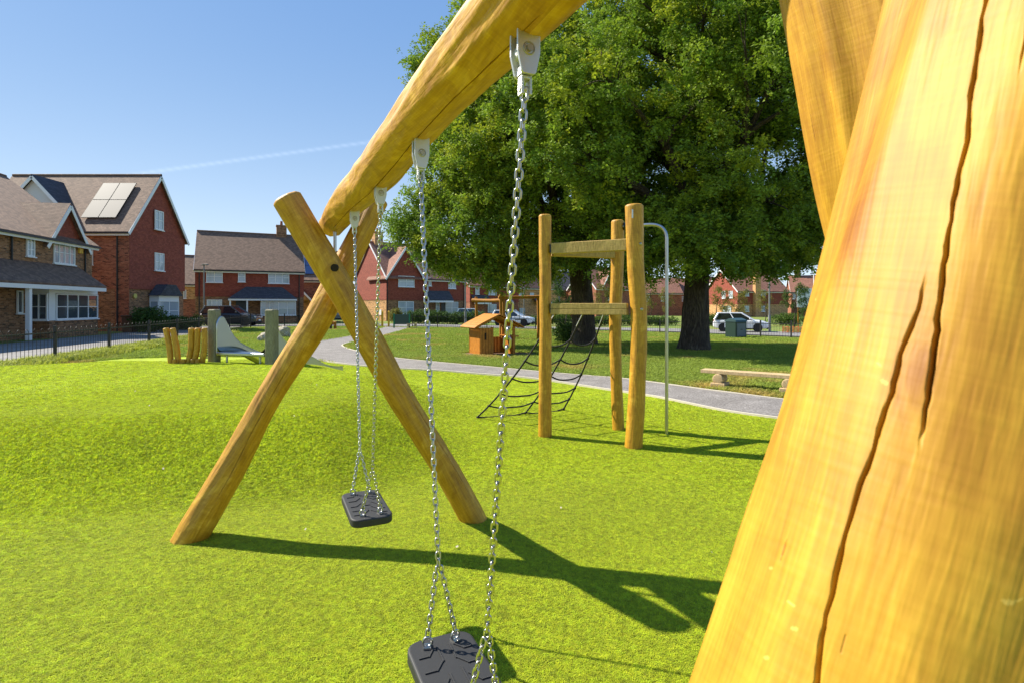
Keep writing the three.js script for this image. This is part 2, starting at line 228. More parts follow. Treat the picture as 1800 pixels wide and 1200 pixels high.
// ---------------------------------------------------------------- logs
function logGeo(pts, radius, { seg = 28, rings = 60, seed = 1, rough = 0.05, ref = V(0, 0, 1), grooves = [], round = 0.02, jag = 0 } = {}) {
  const curve = new THREE.CatmullRomCurve3(pts, false, 'centripetal'), len = curve.getLength(), pos = [], uv = [], idx = [];
  const midOf = (g, s) => g.a + g.drift * (s - g.s0) + 0.05 * N(s * 3.1, g.a, seed) + 0.018 * N(s * 13, g.a, seed) + 0.006 * N(s * 47, g.a, seed) + jag * (0.013 * N(s * 34, g.a * 3, seed) + 0.009 * N(s * 110, g.a * 5, seed));
  // plain angles, plus a bundle that follows every drying crack so that its walls are sharp
  const plainAngles = []; for (let k = 0; k <= seg; k++) plainAngles.push(k / seg * 2 * Math.PI - Math.PI);
  const steps = [-8, -4, -2.4, -1.6, -1.1, -0.7, -0.35, 0, 0.35, 0.7, 1.1, 1.6, 2.4, 4, 8], count = seg + 1 + grooves.length * steps.length;
  const row = (c, t, tan, rScale, s) => {
    const nrm = ref.clone().addScaledVector(tan, -ref.dot(tan)).normalize(), bin = V().crossVectors(tan, nrm), R = radius(t), angles = plainAngles.slice();
    for (const g of grooves) { const m = midOf(g, s); for (const q of steps) angles.push(clamp(m + q * g.w / R, -3.14, 3.14)); }
    angles.sort((p, q) => p - q);
    for (const a of angles) {
      const ca = Math.cos(a), sa = Math.sin(a);
      // peeled facets: creased noise along the stem
      const m = 1 - rough * (Math.abs(N(ca * 1.6 + seed, sa * 1.6, s * 1.5 + seed * 3)) * 1.6 + Math.abs(N(ca * 2.6 - seed, sa * 2.6, s * 3.1 + seed)) * 0.7) + rough * 0.7 * N(ca + seed * 2, sa, s * 0.8);
      let r = R * rScale * m;
      for (const g of grooves) { if (s < g.s0 || s > g.s1) continue; const da = (a - midOf(g, s)) * R / (g.w * (0.8 + 0.6 * N(s * (jag ? 60 : 9), seed, g.a))), fd = g.fade ?? 0.25, fade = smooth(g.s0, g.s0 + fd, s) * smooth(g.s1, g.s1 - fd, s); r -= g.depth * fade * Math.exp(-(da ** 4)); }
      pos.push(c.x + (nrm.x * ca + bin.x * sa) * r, c.y + (nrm.y * ca + bin.y * sa) * r, c.z + (nrm.z * ca + bin.z * sa) * r); uv.push((a + Math.PI) * R + seed * 0.37, s + seed * 0.61);
    }
  };
  const list = [[0, 0.001, 0], [0, 0.80, 0], [0, 0.94, round * 0.45]];
  for (let i = 0; i <= rings; i++) list.push([i / rings, 1, i === 0 ? round : i === rings ? -round : 0]);
  list.push([1, 0.94, -round * 0.45], [1, 0.80, 0], [1, 0.001, 0]);
  for (const [t, k, off] of list) { const tt = clamp(t + off / len), c = curve.getPointAt(tt), tan = curve.getTangentAt(tt); row(c, tt, tan, k, tt * len); }
  for (let i = 0; i < list.length - 1; i++) for (let k = 0; k < count - 1; k++) { const a = i * count + k; idx.push(a, a + 1, a + count, a + 1, a + count + 1, a + count); }
  const g = new THREE.BufferGeometry(); g.setAttribute('position', new THREE.Float32BufferAttribute(pos, 3)); g.setAttribute('uv', new THREE.Float32BufferAttribute(uv, 2)); g.setIndex(idx); g.computeVertexNormals(); return g;
}

// ---------------------------------------------------------------- timber swing set
const beamX = (d) => -1.285 + 0.447 * (4.03 - d);
const beamY = 2.283, beamR = 0.100;
const swingSet = thing('timber_swing_set', 'large golden timber swing frame of peeled logs with crossed legs', 'swing set');
{
  const ax = (d, dy = 0) => V(beamX(d), beamY + dy, -d);
  part('beam', logGeo([ax(4.28), ax(3.4, 0.012), ax(2.5, -0.01), ax(1.6, 0.002), ax(1.1, -0.014), ax(0.8, -0.014), ax(0.16, -0.012)], (t) => beamR * (1.02 - 0.15 * smooth(0.4, 0.75, t) + 0.03 * Math.sin(t * 9)), { seg: 72, rings: 150, seed: 3, rough: 0.085, ref: V(0, 1, 0), grooves: [{ a: 2.75, drift: 0.08, s0: 0.35, s1: 3.6, depth: 0.03, w: 0.0014 }, { a: -2.5, drift: 0, s0: 1.4, s1: 2.6, depth: 0.02, w: 0.001 }] }), mat.log, swingSet);
  // far pair: A rises to the right behind, B rises to the left in front
  part('leg', logGeo([V(-2.34, -0.15, -3.80), V(-2.02, 0.45, -3.90), V(-1.76, 1.0, -4.0), V(-1.42, 1.6, -4.10), V(-1.02, 2.47, -4.20)], (t) => 0.106 - 0.012 * t + 0.007 * Math.sin(t * 11), { seg: 56, rings: 110, seed: 5, rough: 0.09, grooves: [{ a: 0.5, drift: -0.1, s0: 0.5, s1: 1.7, depth: 0.014, w: 0.0014 }] }), mat.log, swingSet);
  const legB = part('leg', logGeo([V(-0.21, -0.15, -4.23), V(-0.46, 0.35, -4.17), V(-0.83, 1.0, -4.06), V(-1.14, 1.62, -3.96), V(-1.575, 2.41, -3.84)], (t) => 0.098 + 0.004 * t, { seg: 56, rings: 110, seed: 6, rough: 0.07, grooves: [{ a: 0.9, drift: 0.05, s0: 0.4, s1: 1.5, depth: 0.012, w: 0.0014 }] }), mat.log, swingSet);
  const hole = at(588, 471, 3.80); part('bolt_hole', new THREE.CylinderGeometry(0.026, 0.026, 0.02, 20).rotateX(Math.PI / 2).rotateY(-0.25).translate(hole.x, hole.y, hole.z), mat.crack, legB);
  part('bolt', bar(V(-1.285, 2.0, -4.0), V(-1.285, 2.3, -4.0), 0.012), mat.steel, swingSet);
  // near pair
  const nearA = V(0.268, 1.65, -0.278), up = V(0.345, 1, -0.0995);
  const pa = (h) => nearA.clone().addScaledVector(up, h - 1.65);
  part('leg', logGeo([pa(-0.1), pa(0.6), pa(1.2), pa(1.6).add(V(0.004, 0, 0)), pa(2.0), pa(2.5)], (t) => 0.122 - 0.012 * t, { seg: 170, rings: 700, seed: 8, rough: 0.09, jag: 1, grooves: [{ a: -1.06, drift: -0.03, s0: 0.9, s1: 1.835, depth: 0.03, w: 0.0007, fade: 0.07 }, { a: -0.96, drift: -1.05, s0: 1.765, s1: 2.3, depth: 0.03, w: 0.0007, fade: 0.06 }, { a: -0.98, drift: -0.8, s0: 1.92, s1: 2.4, depth: 0.02, w: 0.0004, fade: 0.08 }, { a: -0.50, drift: 0.1, s0: 0.8, s1: 1.70, depth: 0.010, w: 0.0004, fade: 0.1 }] }), mat.nearLog, swingSet);
  part('leg', logGeo([V(1.33, -0.1, -0.86), V(0.98, 0.7, -0.77), V(0.67, 1.35, -0.70), V(0.505, 1.745, -0.655), V(0.443, 1.994, -0.63), V(0.33, 2.5, -0.58)], (t) => 0.118, { seg: 120, rings: 200, seed: 9, rough: 0.08 }), mat.nearLog, swingSet);
}
// steel hangers under the beam
const pivots = [3.20, 2.48, 1.836, 1.098];
const beamDir = V(0.447, 0, 1).normalize();            // along the beam towards the viewer
const across = V(beamDir.z, 0, -beamDir.x);
function hanger(d) {
  const h = sub('hanger', swingSet); h.position.set(beamX(d), beamY - beamR + 0.012, -d); h.rotation.y = Math.atan2(beamDir.x, beamDir.z); h.scale.setScalar(0.78);
  const prof = new THREE.Shape(); prof.moveTo(-0.030, 0.012); prof.lineTo(0.030, 0.012); prof.lineTo(0.030, -0.06); prof.lineTo(0.019, -0.108); prof.quadraticCurveTo(0.016, -0.114, 0.010, -0.114); prof.lineTo(-0.010, -0.114); prof.quadraticCurveTo(-0.016, -0.114, -0.019, -0.108); prof.lineTo(-0.030, -0.06);
  const plate = (z) => new THREE.ExtrudeGeometry(prof, { depth: 0.005, bevelEnabled: true, bevelSize: 0.0015, bevelThickness: 0.0015, bevelSegments: 2 }).translate(0, 0, z);
  part('bracket', merge(plate(0.019), plate(-0.024), box(-0.027, 0.027, 0.0, 0.012, -0.019, 0.019), box(-0.016, 0.016, -0.112, -0.092, -0.019, 0.019)), mat.galv, h);
  part('bearing', new THREE.CylinderGeometry(0.024, 0.024, 0.036, 28).rotateX(Math.PI / 2).translate(0, -0.052, 0), mat.galv, h);
  part('bolt', merge(new THREE.CylinderGeometry(0.0095, 0.0095, 0.008, 6).rotateX(Math.PI / 2).translate(0, -0.052, 0.0295), new THREE.TorusGeometry(0.015, 0.0022, 8, 24).translate(0, -0.052, 0.0265)), mat.bolt, h);
  part('clevis', merge(new RoundedBoxGeometry(0.007, 0.045, 0.026, 2, 0.002).translate(-0.011, -0.140, 0), new RoundedBoxGeometry(0.007, 0.045, 0.026, 2, 0.002).translate(0.011, -0.140, 0), new RoundedBoxGeometry(0.029, 0.009, 0.026, 2, 0.002).translate(0, -0.119, 0), new THREE.CylinderGeometry(0.0085, 0.0085, 0.034, 6).rotateZ(Math.PI / 2).translate(0, -0.146, 0)), mat.galv, h);
}
pivots.forEach(hanger);
// chain link: a stadium of round steel
const linkGeo = (() => { const pts = [], L = 0.0056, R = 0.0066; for (let i = 0; i < 10; i++) { const a = Math.PI * i / 9; pts.push(V(Math.cos(a) * R, L + Math.sin(a) * R, 0)); } for (let i = 0; i < 10; i++) { const a = Math.PI + Math.PI * i / 9; pts.push(V(Math.cos(a) * R, -L + Math.sin(a) * R, 0)); } return tube(pts, 0.0027, 8, 36, true); })();
const PITCH = 0.0193;
function chainRun(parent, a, b, spin = 0) {
  const d = b.clone().sub(a), n = Math.max(1, Math.round(d.length() / PITCH)), q = new THREE.Quaternion().setFromUnitVectors(V(0, 1, 0), d.clone().normalize()), r = rng(Math.round(a.x * 1e4 + b.y * 1e3 + spin * 99) + 7);
  for (let i = 0; i < n; i++) { const m = part('chain_link', linkGeo, mat.steel, parent); m.position.lerpVectors(a, b, (i + 0.5) / n); m.quaternion.copy(q).multiply(new THREE.Quaternion().setFromAxisAngle(V(0, 1, 0), spin + (i % 2) * Math.PI / 2 + (r() - 0.5) * 0.25)); m.scale.y = d.length() / n / PITCH; }
}
const seatGeo = (() => { const w = 0.092, l = 0.205, s = new THREE.Shape(), c = 0.045; s.moveTo(-w + c, -l); s.lineTo(w - c, -l); s.quadraticCurveTo(w, -l, w, -l + c); s.lineTo(w, l - c); s.quadraticCurveTo(w, l, w - c, l); s.lineTo(-w + c, l); s.quadraticCurveTo(-w, l, -w, l - c); s.lineTo(-w, -l + c); s.quadraticCurveTo(-w, -l, -w + c, -l);
  return plain(new THREE.ExtrudeGeometry(s, { depth: 0.024, bevelEnabled: true, bevelSize: 0.008, bevelThickness: 0.008, bevelSegments: 4, curveSegments: 10 }).rotateX(-Math.PI / 2).translate(0, -0.032, 0)); })();
const treadLines = [[[-0.085, 0.165], [-0.04, 0.165], [-0.005, 0.115], [-0.005, 0.07]], [[0.085, 0.165], [0.04, 0.165], [0.012, 0.12]], [[-0.085, 0.10], [-0.05, 0.10], [-0.02, 0.055], [-0.02, -0.03]], [[0.085, 0.105], [0.05, 0.105], [0.022, 0.06], [0.022, -0.045]], [[-0.02, 0.03], [0.022, 0.03]], [[-0.085, 0.03], [-0.055, 0.03], [-0.03, -0.01]], [[0.085, 0.03], [0.06, 0.03], [0.035, -0.01]], [[-0.085, -0.06], [-0.05, -0.06], [-0.02, -0.1], [-0.02, -0.17]], [[0.085, -0.06], [0.05, -0.06], [0.022, -0.1], [0.022, -0.17]], [[-0.085, -0.135], [-0.055, -0.135], [-0.035, -0.165]], [[0.085, -0.135], [0.06, -0.135], [0.038, -0.165]]];
const treadGeo = merge(treadLines.flatMap((l) => l.slice(1).map((p, i) => { const q = l[i], dx = p[0] - q[0], dz = p[1] - q[1], n = Math.hypot(dx, dz); return box(-n / 2 - 0.001, n / 2 + 0.001, -0.002, 0.0034, -0.0022, 0.0022).rotateY(-Math.atan2(dz, dx)).translate((p[0] + q[0]) / 2 * 0.9, 0, (p[1] + q[1]) / 2 * 0.9); })));
function swing(dFar, dNear, seatY, label) {
  const s = thing('swing', label, 'swing', 'swings hanging from the timber frame'), mid = (dFar + dNear) / 2, c = V(beamX(mid), seatY, -mid);
  const seat = part('seat', seatGeo, mat.rubber, s); seat.position.copy(c); seat.rotation.y = Math.atan2(beamDir.x, beamDir.z);
  part('tread_ridges', treadGeo, mat.rubber, seat);
  for (const [d, sign] of [[dFar, -1], [dNear, 1]]) {
    const top = V(beamX(d), beamY - beamR - 0.104, -d), end = c.clone().addScaledVector(beamDir, sign * 0.165), apex = end.clone().add(V(0, 0.215, 0)).addScaledVector(top.clone().sub(end).setY(0), 0.13);
    const chain = sub('chain', s); chainRun(chain, top, apex, d);
    for (const k of [-1, 1]) { const foot = end.clone().addScaledVector(across, k * 0.042).add(V(0, 0.03, 0)); chainRun(chain, apex.clone().addScaledVector(across, k * 0.006), foot, d + k);
      const sh = part('shackle', merge(new THREE.TorusGeometry(0.013, 0.0038, 8, 20).translate(0, 0.017, 0), box(-0.011, 0.011, -0.001, 0.006, -0.013, 0.013)), mat.steel, chain); sh.position.copy(foot).add(V(0, -0.03, 0)); sh.rotation.y = Math.atan2(beamDir.x, beamDir.z) + 0.35 * k; }
  }
}
swing(pivots[0], pivots[1], 0.635, 'black rubber swing on chains, hanging nearest the far crossed legs');
swing(pivots[2], pivots[3], 0.66, 'black rubber swing on chains in the foreground, cut off by the photo edge');

// ---------------------------------------------------------------- climbing frame with net and pole
{
  const f = thing('climbing_frame', 'three post golden timber climbing frame with black rope net and steel pole', 'climbing frame');
  const p1 = V(0.416, 0, -6.96), p2 = V(1.41, 0, -6.43), p3 = V(1.42, 0, -7.34), g = (p) => groundY(p.x, p.z);
  const post = (p, top, r, bow, seed) => part('post', logGeo([V(p.x, g(p) - 0.12, p.z), V(p.x + bow, 0.8, p.z), V(p.x + bow * 1.3, 1.5, p.z), V(p.x + bow * 0.5, 2.2, p.z), V(p.x + bow * 0.3, top, p.z)], (t) => r * (1 + 0.06 * Math.sin(t * 5 + seed)), { seg: 40, rings: 80, seed, rough: 0.06 }), mat.log, f);
  post(p1, 2.8, 0.082, 0.004, 14); post(p2, 2.83, 0.103, 0.055, 15); post(p3, 2.79, 0.083, -0.035, 16);
  const rail = (a, b, y, w, h) => { const d = b.clone().sub(a).setY(0).normalize(); return beamBox(V(a.x, y, a.z).addScaledVector(d, 0.10), V(b.x, y, b.z).addScaledVector(d, -0.06), w, h); };
  part('top_rail', metric(rail(p1, p2, 2.365, 0.10, 0.135)), mat.plank, f); part('top_rail', metric(rail(p1, p3, 2.34, 0.09, 0.12)), mat.plank, f);
  for (const dy of [0.034, -0.036]) part('lower_rail', metric(rail(p1, p2, 1.615 + dy, 0.11, 0.066)), mat.plank, f);
  part('net_rail', metric(rail(p1, p3, 1.60, 0.1, 0.11)), mat.plank, f);
  for (const [x, y, z] of [[0.50, 2.365, -6.915], [0.50, 1.615, -6.915]]) part('bracket', box(x - 0.03, x + 0.012, y - 0.05, y + 0.05, z - 0.05, z + 0.05), mat.black, f);
  for (const [px, py] of [[1126, 429], [1128, 544]]) { const q = at(px, py, 6.34); part('bolt', new THREE.SphereGeometry(0.02, 12, 8).translate(q.x, q.y, q.z), mat.bolt, f); }
  const mk = at(1112, 376, 6.325); part('tag_plate', box(mk.x - 0.008, mk.x + 0.008, mk.y - 0.05, mk.y + 0.05, mk.z - 0.004, mk.z + 0.004), mat.galv, f);
  const poleFoot = V(1.97, groundY(1.97, -7.02) - 0.05, -7.02);
  const pole = new THREE.CurvePath(); const pc = [V(1.46, 2.70, -7.30), V(1.76, 2.70, -7.13)], pd = V(1.97, 2.50, -7.02);
  pole.add(new THREE.LineCurve3(pc[0], pc[1])); pole.add(new THREE.QuadraticBezierCurve3(pc[1], V(1.97, 2.70, -7.02), pd)); pole.add(new THREE.LineCurve3(pd, poleFoot));
  part('pole', new THREE.TubeGeometry(pole, 80, 0.021, 14), mat.steel, f); part('pole_flange', new THREE.CylinderGeometry(0.05, 0.05, 0.03, 18).rotateZ(Math.PI / 2).translate(1.485, 2.70, -7.29), mat.black, f);
  // net: three long ropes with sagging rungs
  const net = sub('rope_net', f), tops = [V(0.56, 1.56, -7.02), V(0.93, 1.56, -7.16), V(1.22, 1.56, -7.27)], feet = [V(-0.514, 0.02, -8.04), V(0.20, 0.02, -8.40), V(0.807, 0.02, -8.70)];
  for (let i = 0; i < 3; i++) { const a = tops[i], b = feet[i], pts = []; for (let k = 0; k <= 8; k++) { const t = k / 8, p = a.clone().lerp(b, t); p.y -= 0.10 * Math.sin(Math.PI * t); p.y = Math.max(p.y, groundY(p.x, p.z) + 0.02); pts.push(p); } part('long_rope', tube(pts, 0.0125, 8, 60), mat.rope, net);
    part('ferrule', bar(a.clone().lerp(b, 0.01), a.clone().lerp(b, 0.10).add(V(0, -0.025, 0)), 0.014), mat.galv, net); }
  for (const t of [0.2, 0.36, 0.52, 0.68, 0.83, 0.985]) for (let i = 0; i < 2; i++) {
    const on = (j) => { const p = tops[j].clone().lerp(feet[j], t); p.y -= 0.10 * Math.sin(Math.PI * t); p.y = Math.max(p.y, groundY(p.x, p.z) + 0.022); return p; }; const a = on(i), b = on(i + 1), m = a.clone().lerp(b, 0.5); m.y = Math.max(groundY(m.x, m.z) + 0.02, m.y - 0.085 * (1.05 - t * 0.6));
    part('rung_rope', tube([a, a.clone().lerp(m, 0.5).add(V(0, -0.02, 0)), m, m.clone().lerp(b, 0.5).add(V(0, -0.02, 0)), b].map((p) => { p.y = Math.max(p.y, groundY(p.x, p.z) + 0.018); return p; }), 0.011, 7, 24), mat.rope, net);
    part('knot', new THREE.SphereGeometry(0.021, 10, 8).scale(1, 0.8, 1).translate(a.x, a.y, a.z), mat.rope, net); if (i) part('knot', new THREE.SphereGeometry(0.021, 10, 8).translate(b.x, b.y, b.z), mat.rope, net);
  }
}

// ---------------------------------------------------------------- slide on the mound
{
  const s = thing('slide', 'wide stainless steel slide between two grey timber posts on the mound', 'slide');
  const L = V(-6.02, 0, -11.15), R = V(-4.67, 0, -10.72), e = R.clone().sub(L).normalize(), fwd = V(-e.z, 0, e.x).multiplyScalar(-1); if (fwd.z > 0) fwd.negate();
  const gy = groundY(-5.3, -10.9);
  const post = (p, w, top) => part('post', metric(new RoundedBoxGeometry(w, top + 0.3, w * 0.9, 2, 0.03).rotateY(Math.atan2(-e.z, e.x)).translate(p.x, gy + (top - 0.3) / 2, p.z)), mat.grey, s);
  post(L, 0.19, 1.07); post(R, 0.2, 1.07);
  const P = (u, v, y) => V(L.x, gy + y, L.z).addScaledVector(e, u).addScaledVector(fwd, v);
  const W = R.clone().sub(L).length(), u0 = 0.12, u1 = W - 0.12;
  // bed profile going away and down the back of the mound
  const bed = [[-0.05, 0.22], [0.18, 0.22], [0.40, 0.205], [0.65, 0.13], [0.95, -0.02], [1.35, -0.22], [1.75, -0.40], [2.1, -0.46], [2.45, -0.47]];
  const wall = [[-0.03, 0.80], [0.03, 0.90], [0.12, 0.90], [0.22, 0.76], [0.36, 0.54], [0.56, 0.36], [0.90, 0.20], [1.35, 0.02], [1.75, -0.17], [2.1, -0.26], [2.45, -0.30]];
  const bc = new THREE.SplineCurve(bed.map((p) => new THREE.Vector2(...p))), n = 48;
  const quad = (rows) => { const pos = [], idx = [], w = rows[0].length; rows.forEach((r) => r.forEach((p) => pos.push(p.x, p.y, p.z))); for (let i = 0; i < rows.length - 1; i++) for (let k = 0; k < w - 1; k++) { const a = i * w + k; idx.push(a, a + 1, a + w, a + 1, a + w + 1, a + w); } const g = new THREE.BufferGeometry(); g.setAttribute('position', new THREE.Float32BufferAttribute(pos, 3)); g.setIndex(idx); g.computeVertexNormals(); return g; };
  const rows = []; for (let i = 0; i <= n; i++) { const p = bc.getPoint(i / n), r = []; for (let k = 0; k <= 16; k++) { const q = k / 16, lift = 0.10 * Math.pow(Math.abs(q * 2 - 1), 8); r.push(P(lerp(u0, u1, q), p.x, p.y + lift)); } rows.push(r); }
  const lower = rows.map((r) => r.map((p) => p.clone().add(V(0, -0.03, 0))));
  part('slide_bed', merge(quad(rows), quad(lower)), mat.slide, s);
  part('front_lip', merge(new RoundedBoxGeometry(u1 - u0, 0.07, 0.05, 2, 0.02).rotateY(Math.atan2(-e.z, e.x)).translate(...P((u0 + u1) / 2, -0.06, 0.195).toArray())), mat.slide, s);
  const wc = new THREE.SplineCurve(wall.map((p) => new THREE.Vector2(...p)));
  for (const u of [u0, u1]) {
    const inner = [], outer = []; for (let i = 0; i <= n; i++) { const t = i / n, a = wc.getPoint(t), q = bc.getPoint(clamp(t)); const ylow = (() => { let y = -0.5; for (let k = 0; k < bed.length - 1; k++) if (a.x >= bed[k][0] && a.x <= bed[k + 1][0]) y = lerp(bed[k][1], bed[k + 1][1], (a.x - bed[k][0]) / (bed[k + 1][0] - bed[k][0])); return a.x < bed[0][0] ? bed[0][1] : y; })(); inner.push([P(u, a.x, ylow - 0.05), P(u, a.x, a.y)]); outer.push([P(u + (u === u0 ? -0.035 : 0.035), a.x, ylow - 0.05), P(u + (u === u0 ? -0.035 : 0.035), a.x, a.y)]); }
    const side = part('side_wall', merge(quad(inner), quad(outer)), mat.slide, s);
    const rim = []; for (let i = 0; i <= 30; i++) { const a = wc.getPoint(i / 30); rim.push(P(u + (u === u0 ? -0.018 : 0.018), a.x, a.y)); }
    part('rim', tube([P(u + (u === u0 ? -0.018 : 0.018), -0.04, 0.2), ...rim], 0.021, 8, 80), mat.slide, side);
  }
  for (const u of [0.32, W - 0.28]) part('support_leg', bar(P(u, 0.0, -0.15), P(u, 0.0, 0.18), 0.022), mat.slide, s);
}
// five leaning stepping posts
[[291, 301, 1], [303, 314, 1], [336, 329, -1], [347, 339, 0], [359, 353, -1]].forEach(([tx, bx, side], i) => {
  const d = 10.9, b = at(bx, 640, d), t = at(tx, 579, d); b.y = groundY(b.x, b.z) - 0.1; t.y = b.y + 0.1 + 0.70;
  const where = ['leftmost of the leaning stepping posts', 'second leaning stepping post from the left', 'middle leaning stepping post of five', 'fourth leaning stepping post from the left', 'leaning stepping post nearest the slide'][i];
  const o = thing('stepping_post', `${where}, golden timber on the mound`, 'stepping post', 'leaning timber posts on the mound');
  const mid = b.clone().lerp(t, 0.5).add(V((i < 2 ? 0.02 : 0.03), 0, 0));
  part('post', logGeo([b, b.clone().lerp(mid, 0.6), mid, t], () => 0.056, { seg: 20, rings: 24, seed: 30 + i, rough: 0.08 }), mat.log, o);
  part('foot_block', logGeo([V(b.x + side * 0.07 + 0.03, b.y, b.z + 0.06), V(b.x + side * 0.07 + 0.03, b.y + 0.13, b.z + 0.06), V(b.x + side * 0.07 + 0.03, b.y + 0.2, b.z + 0.06)], () => 0.043, { seg: 16, rings: 8, seed: 40 + i, rough: 0.05, round: 0.01 }), mat.log, o);
});

// ---------------------------------------------------------------- play hut, benches, distant play things
{
  const hut = thing('play_hut', 'small orange-brown timber play hut with arched roof on the lawn', 'play hut');
  hut.position.set(-0.72, groundY(-0.72, -19.5), -19.6); hut.rotation.y = 0.42;
  const w = 0.66, dp = 0.55, plank = (x0, x1, y0, y1, z0, z1, n) => { const alongX = x1 - x0 > z1 - z0; for (let i = 0; i < n; i++) { const a = i / n, b = (i + 1) / n, g = 0.006; part('plank', metric(alongX ? box(lerp(x0, x1, a) + g, lerp(x0, x1, b) - g, y0, y1, z0, z1) : box(x0, x1, y0, y1, lerp(z0, z1, a) + g, lerp(z0, z1, b) - g)), mat.hut, hut); } };
  plank(-w, -w + 0.42, 0, 0.93, dp - 0.03, dp, 4); part('keyhole_window', box(-w + 0.17, -w + 0.24, 0.52, 0.76, dp - 0.034, dp + 0.004), mat.crack, hut);
  plank(-w, -w + 0.03, 0, 0.93, -dp, dp - 0.035, 8); plank(-w + 0.04, w - 0.04, 0, 0.56, -dp, -dp + 0.03, 10); plank(w - 0.03, w, 0, 0.60, -dp + 0.04, dp, 8);
  for (const [x, z] of [[-w + 0.46, dp - 0.03], [w - 0.03, dp - 0.05], [w - 0.03, -dp + 0.05], [-w + 0.04, -dp + 0.05]]) part('corner_post', metric(box(x - 0.04, x + 0.04, 0, 0.95, z - 0.04, z + 0.04)), mat.hut, hut);
  part('shelf', metric(box(w - 0.10, w + 0.16, 0.60, 0.64, -dp, dp)), mat.hut, hut);
  const roofY = (x) => 0.86 + 0.46 * Math.pow(1 - Math.min(1, Math.abs(x) / 0.92), 0.86);
  for (let i = 0; i < 14; i++) { const x0 = lerp(-0.92, 0.92, i / 14), x1 = lerp(-0.92, 0.92, (i + 1) / 14), a = V(x0, roofY(x0), 0), b = V(x1, roofY(x1), 0), ang = Math.atan2(b.y - a.y, b.x - a.x), l = a.distanceTo(b); part('roof_board', metric(box(-l / 2 + 0.003, l / 2 - 0.003, 0, 0.03, -dp - 0.2, dp + 0.2).rotateZ(ang).translate((x0 + x1) / 2, (a.y + b.y) / 2 + 0.06, 0)), mat.hut, hut); }
  for (const z of [dp + 0.02, -dp - 0.02]) { const pts = []; for (let i = 0; i <= 12; i++) { const x = lerp(-0.80, 0.80, i / 12); pts.push(V(x, roofY(x) + 0.01, z)); } part('arch_rafter', tube(pts, 0.045, 6, 30), mat.hut, hut); }
  single('mulch_patch', (() => { const g = new THREE.CircleGeometry(1.15, 32).rotateX(-Math.PI / 2).scale(1.25, 1, 0.75); const p = g.attributes.position; for (let i = 0; i < p.count; i++) { const k = 1 + 0.25 * N(p.getX(i) * 2, p.getZ(i) * 2, 4), x = p.getX(i) * k - 0.45, z = p.getZ(i) * k - 19.4; p.setXYZ(i, x, groundY(x, z) + 0.012, z); } g.computeVertexNormals(); return metric(g); })(), mat.mulch, 'dark mulch patch under the play hut', 'mulch', null, 'structure');
}
function patch(x, z, rx, rz, m, label, seed) { const g = new THREE.CircleGeometry(1, 30).rotateX(-Math.PI / 2); const p = g.attributes.position; for (let i = 0; i < p.count; i++) { const a = p.getX(i), b = p.getZ(i), k = 1 + 0.5 * N(a * 1.7 + seed, b * 1.7, seed), X = x + a * rx * k, Z = z + b * rz * k; p.setXYZ(i, X, groundY(X, Z) + 0.008, Z); } g.computeVertexNormals(); single('bare_soil', metric(g), m, label, 'soil', null, 'structure'); }
patch(-1.9, -18.6, 0.5, 0.28, mat.sand, 'worn sandy patch in the lawn left of the hut', 1); patch(0.9, -18.9, 0.8, 0.22, mat.sand, 'worn sandy patch in the lawn right of the hut', 5);
patch(4.35, -11.1, 0.75, 0.28, mat.sand, 'sandy soil around the bench feet', 8); patch(5.1, -10.55, 0.6, 0.25, mat.mulch, 'dark soil under the near end of the bench', 11);
function bench(name, a, b, h, label, k = 1) {
  const o = thing(name, label, 'bench'), d = b.clone().sub(a).normalize();
  part('seat_plank', metric(beamBox(V(a.x, h, a.z), V(b.x, h, b.z), 0.30 * k, 0.065 * k)), mat.bench, o);
  for (const t of [0.17, 0.80]) { const c = a.clone().lerp(b, t), y = groundY(c.x, c.z), dir = V(d.z, 0, -d.x), r = 0.105 * k;
    part('log_support', logGeo([V(c.x, h - 0.03 - r, c.z).addScaledVector(dir, -0.17 * k), V(c.x, h - 0.03 - r, c.z), V(c.x, h - 0.03 - r, c.z).addScaledVector(dir, 0.17 * k)], () => r, { seg: 16, rings: 8, seed: 50 + t, rough: 0.03, ref: V(0, 1, 0), round: 0.01 }), mat.bench, o);
    part('base_block', metric(beamBox(V(c.x, y + 0.03, c.z).addScaledVector(dir, -0.19 * k), V(c.x, y + 0.03, c.z).addScaledVector(dir, 0.19 * k), 0.28 * k, 0.16 * k)), mat.bench, o); }
}
bench('bench', V(3.93, 0, -11.35), V(5.55, 0, -10.15), 0.335, 'low pale timber bench on log supports beside the path');
bench('bench', V(-7.9, 0, -41.4), V(-7.1, 0, -41.4), 0.32, 'small low bench near the green notice board by the far gate', 0.9);
